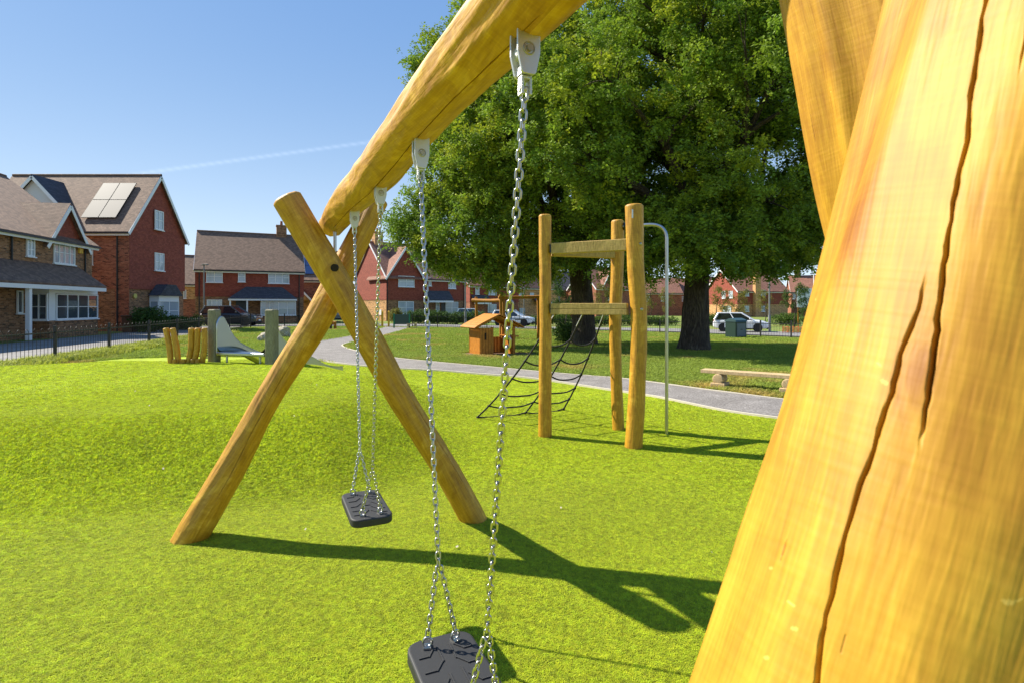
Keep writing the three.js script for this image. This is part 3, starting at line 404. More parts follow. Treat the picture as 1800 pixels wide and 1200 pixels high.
{
  const o = thing('distant_play_structure', 'distant brown timber frame with long horizontal beams behind the play hut', 'play frame'), y = groundY(-1, -30);
  const posts = [[837, 31], [880, 29.5], [885, 31], [946, 30]].map(([px, d]) => at(px, 538, d));
  posts.forEach((p, i) => part('post', logGeo([V(p.x, y, p.z), V(p.x + 0.02, 1.1, p.z), V(p.x, 2.15 + (i === 1 ? 0.12 : 0), p.z)], () => 0.085, { seg: 14, rings: 12, seed: 60 + i }), mat.oakpole, o));
  part('beam', logGeo([at(830, 528, 31), at(856, 529, 30.4), at(886, 528, 29.6)], () => 0.10, { seg: 14, rings: 14, seed: 66, ref: V(0, 1, 0) }), mat.oakpole, o);
  part('beam', logGeo([at(876, 523, 29.5), at(912, 523, 29.8), at(952, 522, 30)], () => 0.085, { seg: 14, rings: 14, seed: 67, ref: V(0, 1, 0) }), mat.oakpole, o);
  for (const px of [852, 861, 905, 913, 921]) part('hanging_rope', bar(at(px, 528, 30.3), at(px, 562, 30.3), 0.012, 6), mat.rope, o);
  for (const [a, b] of [[852, 861], [905, 921]]) part('swing_seat', new RoundedBoxGeometry(0.5, 0.05, 0.22, 2, 0.02).translate(...at((a + b) / 2, 562, 30.3).toArray()), mat.rubber, o);
}
// boulders
function boulder(px, base, d, w, h, seed, label) { const p = at(px, base, d), g = new THREE.IcosahedronGeometry(1, 4), q = g.attributes.position; for (let i = 0; i < q.count; i++) { const v = V().fromBufferAttribute(q, i), k = 1 + 0.35 * N(v.x * 1.4 + seed, v.y * 1.4, v.z * 1.4) + 0.1 * N(v.x * 4, v.y * 4 + seed, v.z * 4); q.setXYZ(i, v.x * k * w / 2, v.y * k * h * 0.62 + h * 0.38, v.z * k * w * 0.4); } g.computeVertexNormals(); g.translate(p.x, groundY(p.x, p.z), p.z); single('boulder', metric(g), mat.stone, label, 'boulder', 'boulders on the grass behind the slide'); }
boulder(467, 598, 26, 0.72, 0.4, 1, 'low pale boulder on the grass just right of the slide'); boulder(497, 592, 29, 0.8, 0.62, 5, 'taller tan boulder behind the right slide post'); boulder(556, 585, 33.5, 0.5, 0.35, 9, 'small dark boulder beside the far path');
{
  const o = thing('rocking_animal', 'small carved timber rocking animal on the grass by the railings', 'spring toy'), p = at(581, 576, 39), y = groundY(p.x, p.z);
  o.position.set(p.x, y, p.z); o.rotation.y = 0.3;
  part('body', logGeo([V(-0.3, 0.42, 0), V(0.1, 0.45, 0), V(0.36, 0.46, 0)], () => 0.13, { seg: 14, rings: 12, seed: 70, ref: V(0, 1, 0) }), mat.oakpole, o); part('neck', logGeo([V(-0.22, 0.45, 0), V(-0.27, 0.75, 0), V(-0.18, 0.98, 0)], () => 0.10, { seg: 12, rings: 8, seed: 71 }), mat.oakpole, o);
  for (const x of [-0.34, 0.30]) part('seat_stump', logGeo([V(x, 0, 0.2), V(x, 0.3, 0.2), V(x, 0.55, 0.2)], () => 0.1, { seg: 12, rings: 6, seed: 72 }), mat.oakpole, o); part('spring', bar(V(0, 0, 0), V(0, 0.4, 0), 0.09), mat.black, o);
}
{
  const o = thing('spring_toy', 'black coil spring toy base on the grass left of the slide post', 'spring toy'), p = at(362, 612, 17.4), pts = []; for (let i = 0; i <= 60; i++) { const a = i / 60 * Math.PI * 12; pts.push(V(p.x + Math.cos(a) * 0.11, groundY(p.x, p.z) + 0.03 + i / 60 * 0.46, p.z + Math.sin(a) * 0.11)); }
  part('coil', tube(pts, 0.014, 6, 240), mat.black, o); part('mount_plate', new THREE.CylinderGeometry(0.15, 0.15, 0.03, 16).translate(p.x, groundY(p.x, p.z) + 0.5, p.z), mat.black, o);
}

// ---------------------------------------------------------------- railings
function railing(line, spacing, label, hoopGap) {
  const f = thing('railing', label, 'fence'), c = new THREE.CurvePath(); for (let i = 0; i < line.length - 1; i++) c.add(new THREE.LineCurve3(V(line[i][0], 0, line[i][1]), V(line[i + 1][0], 0, line[i + 1][1])));
  const len = c.getLength(), pt = (s) => { const p = c.getPointAt(clamp(s / len)); p.y = groundY(p.x, p.z); return p; };
  const np = Math.round(len / spacing), step = len / np, postG = box(-0.035, 0.035, -0.1, 1.06, -0.035, 0.035), hoopG = (w) => { const pts = [V(-w / 2, 0.06, 0), V(-w / 2, 0.5, 0), V(-w / 2, 0.93, 0)]; for (let i = 1; i < 6; i++) { const a = Math.PI * (1 - i / 6); pts.push(V(Math.cos(a) * w / 2, 0.93 + Math.sin(a) * 0.07, 0)); } pts.push(V(w / 2, 0.93, 0), V(w / 2, 0.5, 0), V(w / 2, 0.06, 0)); return new THREE.TubeGeometry(new THREE.CatmullRomCurve3(pts, false, 'catmullrom', 0.1), 16, 0.0075, 4); };
  const hoops = Math.round(step / hoopGap / 2), w = step / (hoops * 2 + 1), hg = hoopG(w);
  for (let i = 0; i <= np; i++) { const p = pt(i * step), n = pt(Math.min(len, i * step + 0.3)), a = Math.atan2(-(n.z - p.z), n.x - p.x); const m = part('post', postG, mat.black, f); m.position.copy(p); m.rotation.y = a;
    if (i === np) break; const q = pt((i + 1) * step);
    for (const h of [0.14, 0.86]) part('rail', beamBox(V(p.x, p.y + h, p.z), V(q.x, q.y + h, q.z), 0.012, 0.04), mat.black, f);
    for (let k = 0; k < hoops; k++) { const t = (k * 2 + 1.5) * w / step; const m2 = part('hoop', hg, mat.black, f); m2.position.lerpVectors(p, q, t); m2.rotation.y = Math.atan2(-(q.z - p.z), q.x - p.x); } }
}
railing([[-12.3, -6.5], [-13.1, -13], [-13.65, -16.4], [-14.5, -20], [-15.3, -23.6], [-16.9, -30], [-18.6, -36.5], [-20.2, -42.6]], 3.4, 'black bow topped railing along the street on the left', 0.17);
railing([[-20.2, -42.6], [-15, -43.4], [-10.3, -43.6]], 2.4, 'black bow topped railing in front of the parked dark car', 0.2);
railing([[-7.9, -43.7], [0, -44.5], [7.3, -43], [11.75, -40], [13.7, -37], [16.2, -33], [20, -27.5], [26, -20]], 2.0, 'black bow topped railing along the far side of the lawn', 0.2);
for (const [x, lab] of [[-10.25, 'left'], [-9.75, 'right']]) { const o = thing('gate_post', `yellow gate post at the far end of the path, ${lab} of the pair`, 'gate post', 'yellow gate posts'); const y = groundY(x, -43.6); part('post', new RoundedBoxGeometry(0.14, 1.25, 0.14, 2, 0.02).translate(x, y + 0.6, -43.6), M({ color: lin(0.62, 0.36, 0.02), roughness: 0.6 }), o); part('cap', new THREE.ConeGeometry(0.11, 0.07, 4).rotateY(Math.PI / 4).translate(x, y + 1.26, -43.6), M({ color: lin(0.62, 0.36, 0.02), roughness: 0.6 }), o); }
{
  const o = thing('notice_board', 'green framed notice board standing by the far gate', 'notice board'), gm = M({ color: lin(0.0, 0.16, 0.07), roughness: 0.5 }), p = at(706, 572, 41.5), y = groundY(p.x, p.z);
  for (const s of [-1, 1]) part('post', box(p.x + s * 0.58 - 0.05, p.x + s * 0.58 + 0.05, y, y + 1.1, p.z - 0.05, p.z + 0.05), gm, o); part('panel', box(p.x - 0.53, p.x + 0.53, y + 0.3, y + 1.05, p.z - 0.02, p.z + 0.02), M({ color: lin(0.015, 0.05, 0.035), roughness: 0.35 }), o);
}
{
  const o = thing('litter_bin', 'dark green litter bin with pitched lid by the far railing', 'bin'), p = at(1294, 590, 33.6), y = groundY(p.x, p.z); o.position.set(p.x, y, p.z); o.rotation.y = 0.55;
  part('body', new RoundedBoxGeometry(1.05, 0.96, 0.75, 2, 0.03).translate(0, 0.5, 0), M({ color: lin(0.008, 0.032, 0.022), roughness: 0.5 }), o);
  const s = new THREE.Shape(); s.moveTo(-0.42, 0); s.lineTo(0.42, 0); s.lineTo(0.36, 0.10); s.lineTo(0, 0.22); s.lineTo(-0.36, 0.10); part('lid', new THREE.ExtrudeGeometry(s, { depth: 1.1, bevelEnabled: false }).translate(0, 0.98, -0.55).rotateY(Math.PI / 2), M({ color: lin(0.03, 0.07, 0.075), roughness: 0.5 }), o);
  part('door_panel', box(-0.4, 0.4, 0.12, 0.88, 0.377, 0.385), M({ color: lin(0.10, 0.13, 0.16), roughness: 0.5 }), o); part('handle', box(-0.08, 0.08, 0.5, 0.54, 0.386, 0.41), mat.black, o);
}
{
  const o = thing('barrier_mesh', 'slumped orange plastic barrier mesh on the verge at the right', 'barrier'), om = M({ color: lin(0.75, 0.12, 0.03), roughness: 0.7 }); 
  for (let i = 0; i < 5; i++) { const p = at(1376 + i * 9, 574, 41), y = groundY(p.x, p.z); part('stake', bar(V(p.x, y - 0.1, p.z), V(p.x + 0.05, y + 0.5, p.z), 0.02), om, o); }
  for (let k = 0; k < 5; k++) { const pts = []; for (let i = 0; i <= 8; i++) { const p = at(1376 + i * 4.5, 574, 40.95); pts.push(V(p.x, groundY(p.x, p.z) + 0.06 + k * 0.1 - 0.06 * (i % 2), p.z)); } part('mesh_strand', tube(pts, 0.03, 6, 30), om, o); }
}
function lampPost(px, base, d, h, label) { const p = at(px, base, d), y = groundY(p.x, p.z), o = thing('street_lamp', label, 'street lamp', 'street lamps along the road'), m = M({ color: lin(0.20, 0.21, 0.20), metalness: 0.3, roughness: 0.6 }); part('column', merge(new THREE.CylinderGeometry(0.055, 0.06, h, 12).translate(p.x, y + h / 2, p.z), new THREE.CylinderGeometry(0.10, 0.10, 1.3, 12).translate(p.x, y + 0.65, p.z)), m, o); part('lamp_head', new RoundedBoxGeometry(0.5, 0.1, 0.24, 2, 0.04).translate(p.x + 0.1, y + h + 0.03, p.z), m, o); }
lampPost(358, 571, 46.5, 5.1, 'grey street lamp in front of the wide brown roofed house'); lampPost(818, 575, 47, 4.3, 'grey street lamp left of the distant timber frame'); lampPost(921, 572, 60, 5.2, 'thin far street lamp behind the timber frame'); lampPost(1353, 583, 43, 6.0, 'tall grey street lamp right of the white hatchback');
{ const o = thing('flag_pole', 'white pole with a dark blue flag at the right', 'flag'); const p = at(1431, 570, 60); part('pole', bar(V(p.x, -0.4, p.z), V(p.x, 8, p.z), 0.05), mat.white, o); part('flag', box(p.x + 0.05, p.x + 0.95, 6.6, 7.9, p.z - 0.01, p.z + 0.01), M({ color: lin(0.03, 0.03, 0.25), roughness: 0.8 }), o); }
{ const o = thing('site_sign', 'white site board on posts behind the right railing', 'sign'); const p = at(1420, 555, 55); for (const s of [-1, 1]) part('post', box(p.x + s * 0.9 - 0.05, p.x + s * 0.9 + 0.05, -0.4, 3.6, p.z - 0.08, p.z - 0.02), mat.oakpole, o); part('board', box(p.x - 1.05, p.x + 1.05, 1.5, 3.4, p.z - 0.02, p.z + 0.02), mat.white, o); }
{ const o = thing('wheelie_bin', 'brown wheelie bin beside the red tile hung gable', 'bin'), p = at(228, 582, 34.5), m = M({ color: lin(0.10, 0.045, 0.025), roughness: 0.55 }), y = groundY(p.x, p.z), s = new THREE.Shape(); s.moveTo(-0.24, 0); s.lineTo(0.24, 0); s.lineTo(0.31, 0.95); s.lineTo(-0.31, 0.95);
  part('body', new THREE.ExtrudeGeometry(s, { depth: 0.6, bevelEnabled: true, bevelSize: 0.02, bevelThickness: 0.02 }).translate(p.x, y + 0.03, p.z - 0.3), m, o); part('lid', new RoundedBoxGeometry(0.72, 0.08, 0.74, 2, 0.03).translate(p.x, y + 1.03, p.z), m, o); for (const k of [-1, 1]) part('wheel', new THREE.CylinderGeometry(0.1, 0.1, 0.05, 14).rotateZ(Math.PI / 2).translate(p.x + k * 0.26, y + 0.1, p.z - 0.3), mat.black, o); }

// ---------------------------------------------------------------- houses
function windowPart(parent, wp, w, h, cols, rows, rotY, glass = mat.blind) {
  const g = sub('window', parent); g.position.copy(wp); g.rotation.y = rotY; const f = 0.06, z0 = 0.0, z1 = 0.07;
  part('frame', merge(box(-w / 2, w / 2, h / 2 - f, h / 2, z0, z1), box(-w / 2, w / 2, -h / 2, -h / 2 + f, z0, z1), box(-w / 2, -w / 2 + f, -h / 2 + f, h / 2 - f, z0, z1), box(w / 2 - f, w / 2, -h / 2 + f, h / 2 - f, z0, z1), box(-w / 2 - 0.05, w / 2 + 0.05, -h / 2 - 0.06, -h / 2 - 0.002, z0, z1 + 0.06)), mat.white, g);
  part('pane', box(-w / 2 + f, w / 2 - f, -h / 2 + f, h / 2 - f, 0.012, 0.03), glass, g);
  const bars = []; for (let i = 1; i < cols; i++) { const x = lerp(-w / 2, w / 2, i / cols); bars.push(box(x - 0.03, x + 0.03, -h / 2 + f, h / 2 - f, 0.031, 0.062)); } for (let j = 1; j < rows; j++) { const y = lerp(-h / 2, h / 2, j / rows); bars.push(box(-w / 2 + f, w / 2 - f, y - 0.018, y + 0.018, 0.0315, 0.055)); }
  if (bars.length) part('glazing_bars', merge(bars), mat.white, g);
}
function house({ label, x, z, rot = 0, L, W, eave, ridge, split, base = 0, lower, upper, roof, gableMat, verge = 0.25, gutterFrom = -verge, group = 'brick and tile houses around the green' }) {
  const h = thing('house', label, 'house', group); h.position.set(x, base, z); h.rotation.y = rot; h.updateMatrixWorld();
  part('lower_wall', metric(box(0, L, -0.6, split, -W, 0)), lower, h);
  const q = 0.035; part('upper_wall', metric(box(-q, L + q, split, eave, -W - q, q)), upper, h);
  const tri = (x0) => { const s = new THREE.Shape(); s.moveTo(-W - q, 0); s.lineTo(q, 0); s.lineTo(-W / 2, ridge - eave); return new THREE.ExtrudeGeometry(s, { depth: 0.3, bevelEnabled: false }).rotateY(-Math.PI / 2).translate(x0, eave, 0); };
  // rotateY(-90) sends shape x to +z, so mirror is not needed
  part('gable_wall', metric(tri(0.3 - q)), gableMat ?? upper, h); part('gable_wall', metric(tri(L + q)), gableMat ?? upper, h);
  const ov = 0.32, sl = (ridge - eave) / (W / 2), th = 0.13, prof = new THREE.Shape(), zr = -W / 2; prof.moveTo(ov, eave - ov * sl + 0.02); prof.lineTo(zr, ridge + 0.02); prof.lineTo(-W - ov, eave - ov * sl + 0.02); prof.lineTo(-W - ov, eave - ov * sl + 0.02 + th); prof.lineTo(zr, ridge + 0.02 + th * 1.2); prof.lineTo(ov, eave - ov * sl + 0.02 + th);
  part('roof', metric(new THREE.ExtrudeGeometry(prof, { depth: L + verge * 2, bevelEnabled: false }).rotateY(-Math.PI / 2).translate(L + verge, 0, 0)), roof, h);
  part('ridge_tiles', bar(V(-verge, ridge + 0.14, zr), V(L + verge, ridge + 0.14, zr), 0.09, 10), roof, h);
  for (const [xa] of [[-verge - 0.03], [L + verge + 0.003]]) for (const s of [0, 1]) { const z0 = s ? -W - ov : ov; const a = V(xa + 0.015, eave - ov * sl - 0.02, z0), b = V(xa + 0.015, ridge - 0.02, zr); part('bargeboard', beamBox(a, b, 0.03, 0.2, V(0, 1, 0)), mat.white, h); }
  for (const z0 of [ov + 0.05]) { part('gutter', box(gutterFrom, L + verge, eave - ov * sl + 0.0, eave - ov * sl + 0.1, z0 - 0.04, z0 + 0.06), mat.black, h); part('fascia', box(gutterFrom + 0.04, L + verge - 0.04, eave - ov * sl - 0.12, eave - ov * sl + 0.01, ov - 0.05, ov - 0.005), mat.white, h); }
  h.userData.dims = undefined; delete h.userData.dims;
  const nz = V(0, 0, 1).applyAxisAngle(V(0, 1, 0), rot), nx = V(1, 0, 0).applyAxisAngle(V(0, 1, 0), rot), origin = V(x, base, z);
  const planes = { front: [origin, nz, 0], left: [origin, nx.clone().negate(), -Math.PI / 2], right: [origin.clone().addScaledVector(nx, L), nx, Math.PI / 2] };
  const local = (px, py, face, out = 0) => { const [o, n] = planes[face]; return h.worldToLocal(onPlane(px, py, o.clone().addScaledVector(n, out), n)); };
  const win = (px0, py0, px1, py1, face = 'front', cols = 2, rows = 2, glass = mat.blind) => { const a = local(px0, py0, face), b = local(px1, py1, face), mid = a.clone().add(b).multiplyScalar(0.5), ymid = (a.y + b.y) / 2, w = face === 'front' ? Math.abs(a.x - b.x) : Math.abs(a.z - b.z); const out = V(0, 0, 1).applyAxisAngle(V(0, 1, 0), planes[face][2]).multiplyScalar(0.04); windowPart(h, V(mid.x, ymid, mid.z).add(out), w, Math.abs(a.y - b.y), cols, rows, planes[face][2], glass); };
  return { h, win, local, L, W, eave, ridge, sl, planes };
}
function pipe(hh, x, z, y0, y1) { part('downpipe', bar(V(x, y0, z), V(x, y1, z), 0.045, 8), mat.black, hh); }
function chimney(hh, x, z, y0, y1, w, d, m) { const c = part('chimney', metric(box(x - w / 2, x + w / 2, y0, y1, z - d / 2, z + d / 2)), m, hh); part('cap', metric(box(x - w / 2 - 0.05, x + w / 2 + 0.05, y1 + 0.001, y1 + 0.12, z - d / 2 - 0.05, z + d / 2 + 0.05)), m, c); part('pot', new THREE.CylinderGeometry(0.11, 0.14, 0.45, 12).translate(x, y1 + 0.34, z), mat.brickRed, c); }
// a lean-to roof along the front wall
function porchRoof(hh, x0, x1, y0, y1, out, m) { const s = new THREE.Shape(); s.moveTo(0, y1); s.lineTo(out, y0); s.lineTo(out, y0 + 0.1); s.lineTo(0, y1 + 0.1); part('porch_roof', metric(new THREE.ExtrudeGeometry(s, { depth: x1 - x0, bevelEnabled: false }).rotateY(-Math.PI / 2).translate(x1, 0, 0.04)), m, hh); part('porch_fascia', box(x0 + 0.02, x1 - 0.02, y0 - 0.2, y0 - 0.003, out - 0.06, out + 0.05), mat.white, hh); }
function gablet(hh, x0, x1, y0, y1, out, back, m, wallMat) {       // small cross gable on the front
  const xm = (x0 + x1) / 2, o = 0.25, s = new THREE.Shape(), k = (y1 - y0) / ((x1 - x0) / 2); s.moveTo(x0 - o, y0 - o * k); s.lineTo(xm, y1); s.lineTo(x1 + o, y0 - o * k); s.lineTo(x1 + o, y0 - o * k + 0.13); s.lineTo(xm, y1 + 0.16); s.lineTo(x0 - o, y0 - o * k + 0.13);
  part('gablet_roof', metric(new THREE.ExtrudeGeometry(s, { depth: back + out + 0.25, bevelEnabled: false }).translate(0, 0, -back)), m, hh);
  const t = new THREE.Shape(); t.moveTo(x0, y0 - 0.02); t.lineTo(x1, y0 - 0.02); t.lineTo(xm, y1 - 0.02); part('gablet_wall', metric(new THREE.ExtrudeGeometry(t, { depth: 0.3, bevelEnabled: false }).translate(0, 0, out - 0.3)), wallMat, hh);
  for (const sd of [-1, 1]) part('bargeboard', beamBox(V(xm + sd * ((x1 - x0) / 2 + o), y0 - o * k - 0.03, out + 0.262), V(xm, y1 - 0.03, out + 0.262), 0.03, 0.2), mat.white, hh);
}
// House A: brown brick, left edge; facade runs away from the viewer
{
  const phi = Math.atan2(0.988, -0.155), P1 = V(-25.2, 0, -33), Lh = 15, x = P1.x + 0.155 * Lh, z = P1.z + 0.988 * Lh;
  const A = house({ label: 'brown brick house with lean-to porch roof at the left edge', x, z, rot: phi, L: Lh, W: 9.4, eave: 5.3, ridge: 9.1, split: 2.6, base: 0.05, lower: mat.brickBrown, upper: mat.brickBrown, roof: mat.roofBrown });
  A.win(43, 413, 57, 452, 'front', 2, 3, mat.blind); A.win(91, 422, 128, 467, 'front', 4, 2, mat.blind);
  const g0 = A.local(78, 410, 'front').x, g1 = A.local(146, 420, 'front').x; gablet(A.h, g0, g1, 5.0, 7.15, 0.04, 3.2, mat.roofBrown, mat.hung);
  const pr0 = 0.3, pr1 = A.local(185, 516, 'front', 1.5).x; porchRoof(A.h, pr0, pr1, 2.62, 3.75, 1.5, mat.roofBrown);
  // bay, door and posts under the porch roof
  const bx0 = A.local(86, 545, 'front', 0.9).x, bx1 = A.local(171, 545, 'front', 0.9).x; part('bay', metric(box(bx0, bx1, -0.4, 0.85, 0.036, 0.9)), mat.brickBrown, A.h); part('bay_frame', box(bx0, bx1, 2.25, 2.6, 0.036, 0.9), mat.white, A.h);
  windowPart(A.h, V((bx0 + bx1) / 2 + 0.26, 1.56, 0.86), (bx1 - bx0) - 0.52, 1.35, 4, 2, 0, mat.pane); windowPart(A.h, V(bx0 - 0.035, 1.56, 0.46), 0.8, 1.35, 2, 2, -Math.PI / 2, mat.pane); part('bay_corner', box(bx0, bx0 + 0.5, 0.851, 2.249, 0.7, 0.88), mat.white, A.h);
  const dx0 = A.local(54, 560, 'front').x, dx1 = A.local(73, 560, 'front').x; const dr = part('door', box(dx0, dx1, 0, 2.1, 0.0, 0.06), mat.door, A.h); part('door_frame', merge(box(dx0 - 0.1, dx0 - 0.002, 0, 2.2, 0, 0.08), box(dx1 + 0.002, dx1 + 0.1, 0, 2.2, 0, 0.08), box(dx0 - 0.1, dx1 + 0.1, 2.101, 2.22, 0, 0.085)), mat.white, dr); part('letter_plate', box((dx0 + dx1) / 2 - 0.13, (dx0 + dx1) / 2 + 0.13, 0.95, 1.02, 0.061, 0.07), mat.steel, dr);
  for (const px of [50]) { const c = A.local(px, 560, 'front', 1.4).x; part('porch_post', box(c - 0.09, c + 0.09, 0, 2.42, 1.3, 1.48), mat.white, A.h); }
  A.win(26, 511, 36, 551, 'front', 1, 1, mat.pane); 
  const dp = A.local(16, 440, 'front').x; pipe(A.h, dp, 0.1, 3.5, 5.1); pipe(A.h, A.local(146, 440, 'front').x, 0.1, 3.4, 5.0);
  const al = A.local(138, 440, 'front'); part('alarm_box', box(al.x - 0.16, al.x + 0.16, al.y - 0.18, al.y + 0.18, 0.036, 0.13), M({ color: lin(0.7, 0.42, 0.04), roughness: 0.5 }), A.h);
}
// House B: red tile hung gable with solar panels
{
  const B = house({ label: 'tall red tile hung house with solar panels and white bargeboards', x: -35.05, z: -36, L: 10, W: 6.0, eave: 6.75, ridge: 10.75, split: 2.75, lower: mat.brickBrown, upper: mat.brickRed, gableMat: mat.hung, roof: mat.roofBrown });
  part('tile_hanging', metric(box(10.04, 10.10, 2.76, 6.75, -6.05, 0.05)), mat.hung, B.h);
  part('corner_pier', metric(box(9.2, 10.09, -0.3, 6.3, 0.036, 0.07)), mat.brickRed, B.h);
  B.win(268, 369, 283, 406, 'right', 2, 2); B.win(268, 444, 284, 477, 'right', 2, 2);
  for (const c of B.h.children) if (c.name === 'window') c.position.x += 0.07;
  // ground floor bay
  const a = B.local(261, 540, 'right'), b = B.local(297, 540, 'right'); const z0 = Math.max(a.z, b.z), z1 = Math.min(a.z, b.z); part('bay', metric(box(10.04, 10.7, -0.4, 0.6, z1, z0)), mat.brickBrown, B.h); part('bay_frame', box(10.04, 10.7, 2.0, 2.35, z1, z0), mat.white, B.h); windowPart(B.h, V(10.66, 1.3, (z0 + z1) / 2), z0 - z1 - 0.04, 1.4, 2, 2, Math.PI / 2, mat.blind); windowPart(B.h, V(10.37, 1.3, z0 - 0.04), 0.62, 1.4, 1, 2, 0, mat.blind);
  const s = new THREE.Shape(); s.moveTo(z1 - 0.2, 2.36); s.lineTo(z0 + 0.2, 2.36); s.lineTo((z0 + z1) / 2 + 0.5, 3.15); s.lineTo((z0 + z1) / 2 - 0.5, 3.15); part('bay_roof', metric(new THREE.ExtrudeGeometry(s, { depth: 0.8, bevelEnabled: false }).rotateY(-Math.PI / 2).translate(10.9, 0, 0)), mat.roofSlate, B.h);
  B.win(148, 436, 164, 466, 'front', 1, 1, mat.pane); pipe(B.h, 9.35, 0.13, 0, 6.2);
  // solar panels on the front slope: four panes
  const sl = (10.75 - 6.75) / 3, n = V(0, 1, sl).normalize(), p0 = V(-30, 6.75 + 0.17, -36);
  const array = sub('solar_array', B.h); const corner = (px, py) => B.h.worldToLocal(onPlane(px, py, p0.clone().addScaledVector(n, 0.10), n));
  const c00 = corner(177, 322), c10 = corner(237, 322), c01 = corner(140, 383), c11 = corner(201, 383), bil = (u, v) => c00.clone().lerp(c10, u).lerp(c01.clone().lerp(c11, u), v);
  const uDir = c10.clone().sub(c00).normalize(), vDir = c01.clone().sub(c00), vv = V(0, -sl, 1).normalize();
  const wid = (c10.x - c00.x + c11.x - c01.x) / 2, hgt = Math.abs(c01.y - c00.y) / Math.abs(vv.y), x0 = (c00.x + c01.x) / 2 + 0.1, top = c00.clone();
  for (let i = 0; i < 2; i++) for (let j = 0; j < 2; j++) { const pw = wid / 2, ph = hgt / 2, g = new THREE.BoxGeometry(pw - 0.05, 0.05, ph - 0.05), m = part('solar_panel', g, mat.solar, array); m.position.set(x0 + pw * (i + 0.5), top.y, top.z).addScaledVector(vv, ph * (j + 0.5)); m.rotation.x = Math.atan(sl); }
  // gabled dormer: pale rendered face under a slate roof
  const dm = B.local(57, 311, 'front').x; part('dormer', metric(box(dm - 1.38, dm + 1.38, 6.9, 8.6, -2.2, -0.16)), mat.render, B.h); gablet(B.h, dm - 1.40, dm + 1.40, 8.58, 10.08, -0.15, 2.7, mat.roofSlate, mat.render);
  part('alarm_box', new THREE.CylinderGeometry(0.16, 0.16, 0.08, 20).rotateZ(Math.PI / 2).translate(10.06, 2.3, -0.55), M({ color: lin(0.6, 0.5, 0.12), roughness: 0.5 }), B.h);
}
// a sunlit gable glimpsed between B and C
{ const o = house({ label: 'sunlit orange gable glimpsed between the red gable and the wide brown roof', x: -36.9, z: -61, rot: 0.5, L: 8, W: 7, eave: 4.2, ridge: 7.4, split: 2.4, lower: mat.brickRed, upper: mat.brickBuff, roof: mat.roofBrown }); o.win(322, 510, 327, 525, 'front', 1, 1); }
// House C: wide brown roof, facing the viewer
{
  const C = house({ label: 'wide house with large brown roof and chimney behind the dark car', x: at(343, 538, 50).x, z: -50, rot: 0.45, L: 9.2, W: 7.0, eave: 5.15, ridge: 8.75, split: 2.5, lower: mat.brickBrown, upper: mat.hung, roof: mat.roofBrown, verge: 0.12 });
  C.win(362, 476, 391, 497, 'front', 2, 2); C.win(418, 477, 431, 496, 'front', 1, 2); C.win(471, 478, 508, 499, 'front', 3, 2); C.win(363, 527, 390, 549, 'front', 3, 2, mat.blind);
  const x0 = C.local(400, 525, 'front').x, x1 = C.local(521, 525, 'front').x, s = new THREE.Shape(); // hipped porch roof
  { const y0 = 2.3, y1 = 3.45, o = 1.25, g = new THREE.BufferGeometry(), v = [[x0, y0, o], [x1, y0, o], [x1 - 1.3, y1, 0.04], [x0 + 1.5, y1, 0.04], [x0, y0, 0.04], [x1, y0, 0.04]], f = [[0, 1, 2], [0, 2, 3], [0, 3, 4], [1, 5, 2], [0, 4, 5], [0, 5, 1]]; g.setAttribute('position', new THREE.Float32BufferAttribute(f.flatMap((t) => t.flatMap((i) => v[i])), 3)); g.computeVertexNormals(); part('porch_roof', metric(g), mat.roofSlate, C.h); part('porch_fascia', box(x0 + 0.05, x1 - 0.05, y0 - 0.16, y0 - 0.004, o - 0.1, o - 0.02), mat.white, C.h); }
  const d0 = C.local(414, 545, 'front').x, d1 = C.local(433, 545, 'front').x; part('door', box(d0, d1, 0, 2.1, 0.0, 0.05), mat.door, C.h); for (const px of [404, 434]) { const c = C.local(px, 545, 'front', 1.1).x; part('porch_post', box(c - 0.07, c + 0.07, 0, 2.14, 1.02, 1.15), mat.white, C.h); }
  const b0 = C.local(458, 545, 'front', 0.8).x, b1 = C.local(520, 545, 'front', 0.8).x; part('bay', metric(box(b0, b1, -0.4, 0.75, 0.036, 0.8)), mat.brickBrown, C.h); windowPart(C.h, V((b0 + b1) / 2, 1.42, 0.76), b1 - b0, 1.34, 4, 2, 0, mat.blind); windowPart(C.h, V(b0 + 0.04, 1.42, 0.4), 0.7, 1.34, 1, 2, -Math.PI / 2, mat.blind);
  chimney(C.h, 7.4, -3.6, 7.4, 9.75, 0.95, 0.8, mat.brickBrown); pipe(C.h, 0.3, 0.1, 0, 4.9); pipe(C.h, 8.8, 0.1, 0, 4.9);
}
// behind C: dark roof with blue solar panels
{ const o = house({ label: 'house with blue roof panels half hidden behind the wide brown roof', x: at(516, 538, 66).x, z: -66, rot: 0.3, L: 5.2, W: 7.4, eave: 4.9, ridge: 8.5, split: 2.4, lower: mat.brickBuff, upper: mat.brickRed, roof: mat.roofBrown }); const sl = 3.6 / 3.7, arr = sub('solar_array', o.h); for (let i = 0; i < 2; i++) for (let j = 0; j < 2; j++) { const m = part('solar_panel', new THREE.BoxGeometry(0.95, 0.05, 1.5), mat.solarBlue, arr); m.position.set(0.75 + i, 6.05 + j * 1.08, -0.9 - j * 1.11); m.rotation.x = Math.atan(sl); }
  gablet(o.h, -0.1, 2.0, 2.4, 3.5, 1.4, 1.2, mat.roofRed, mat.brickBuff); }
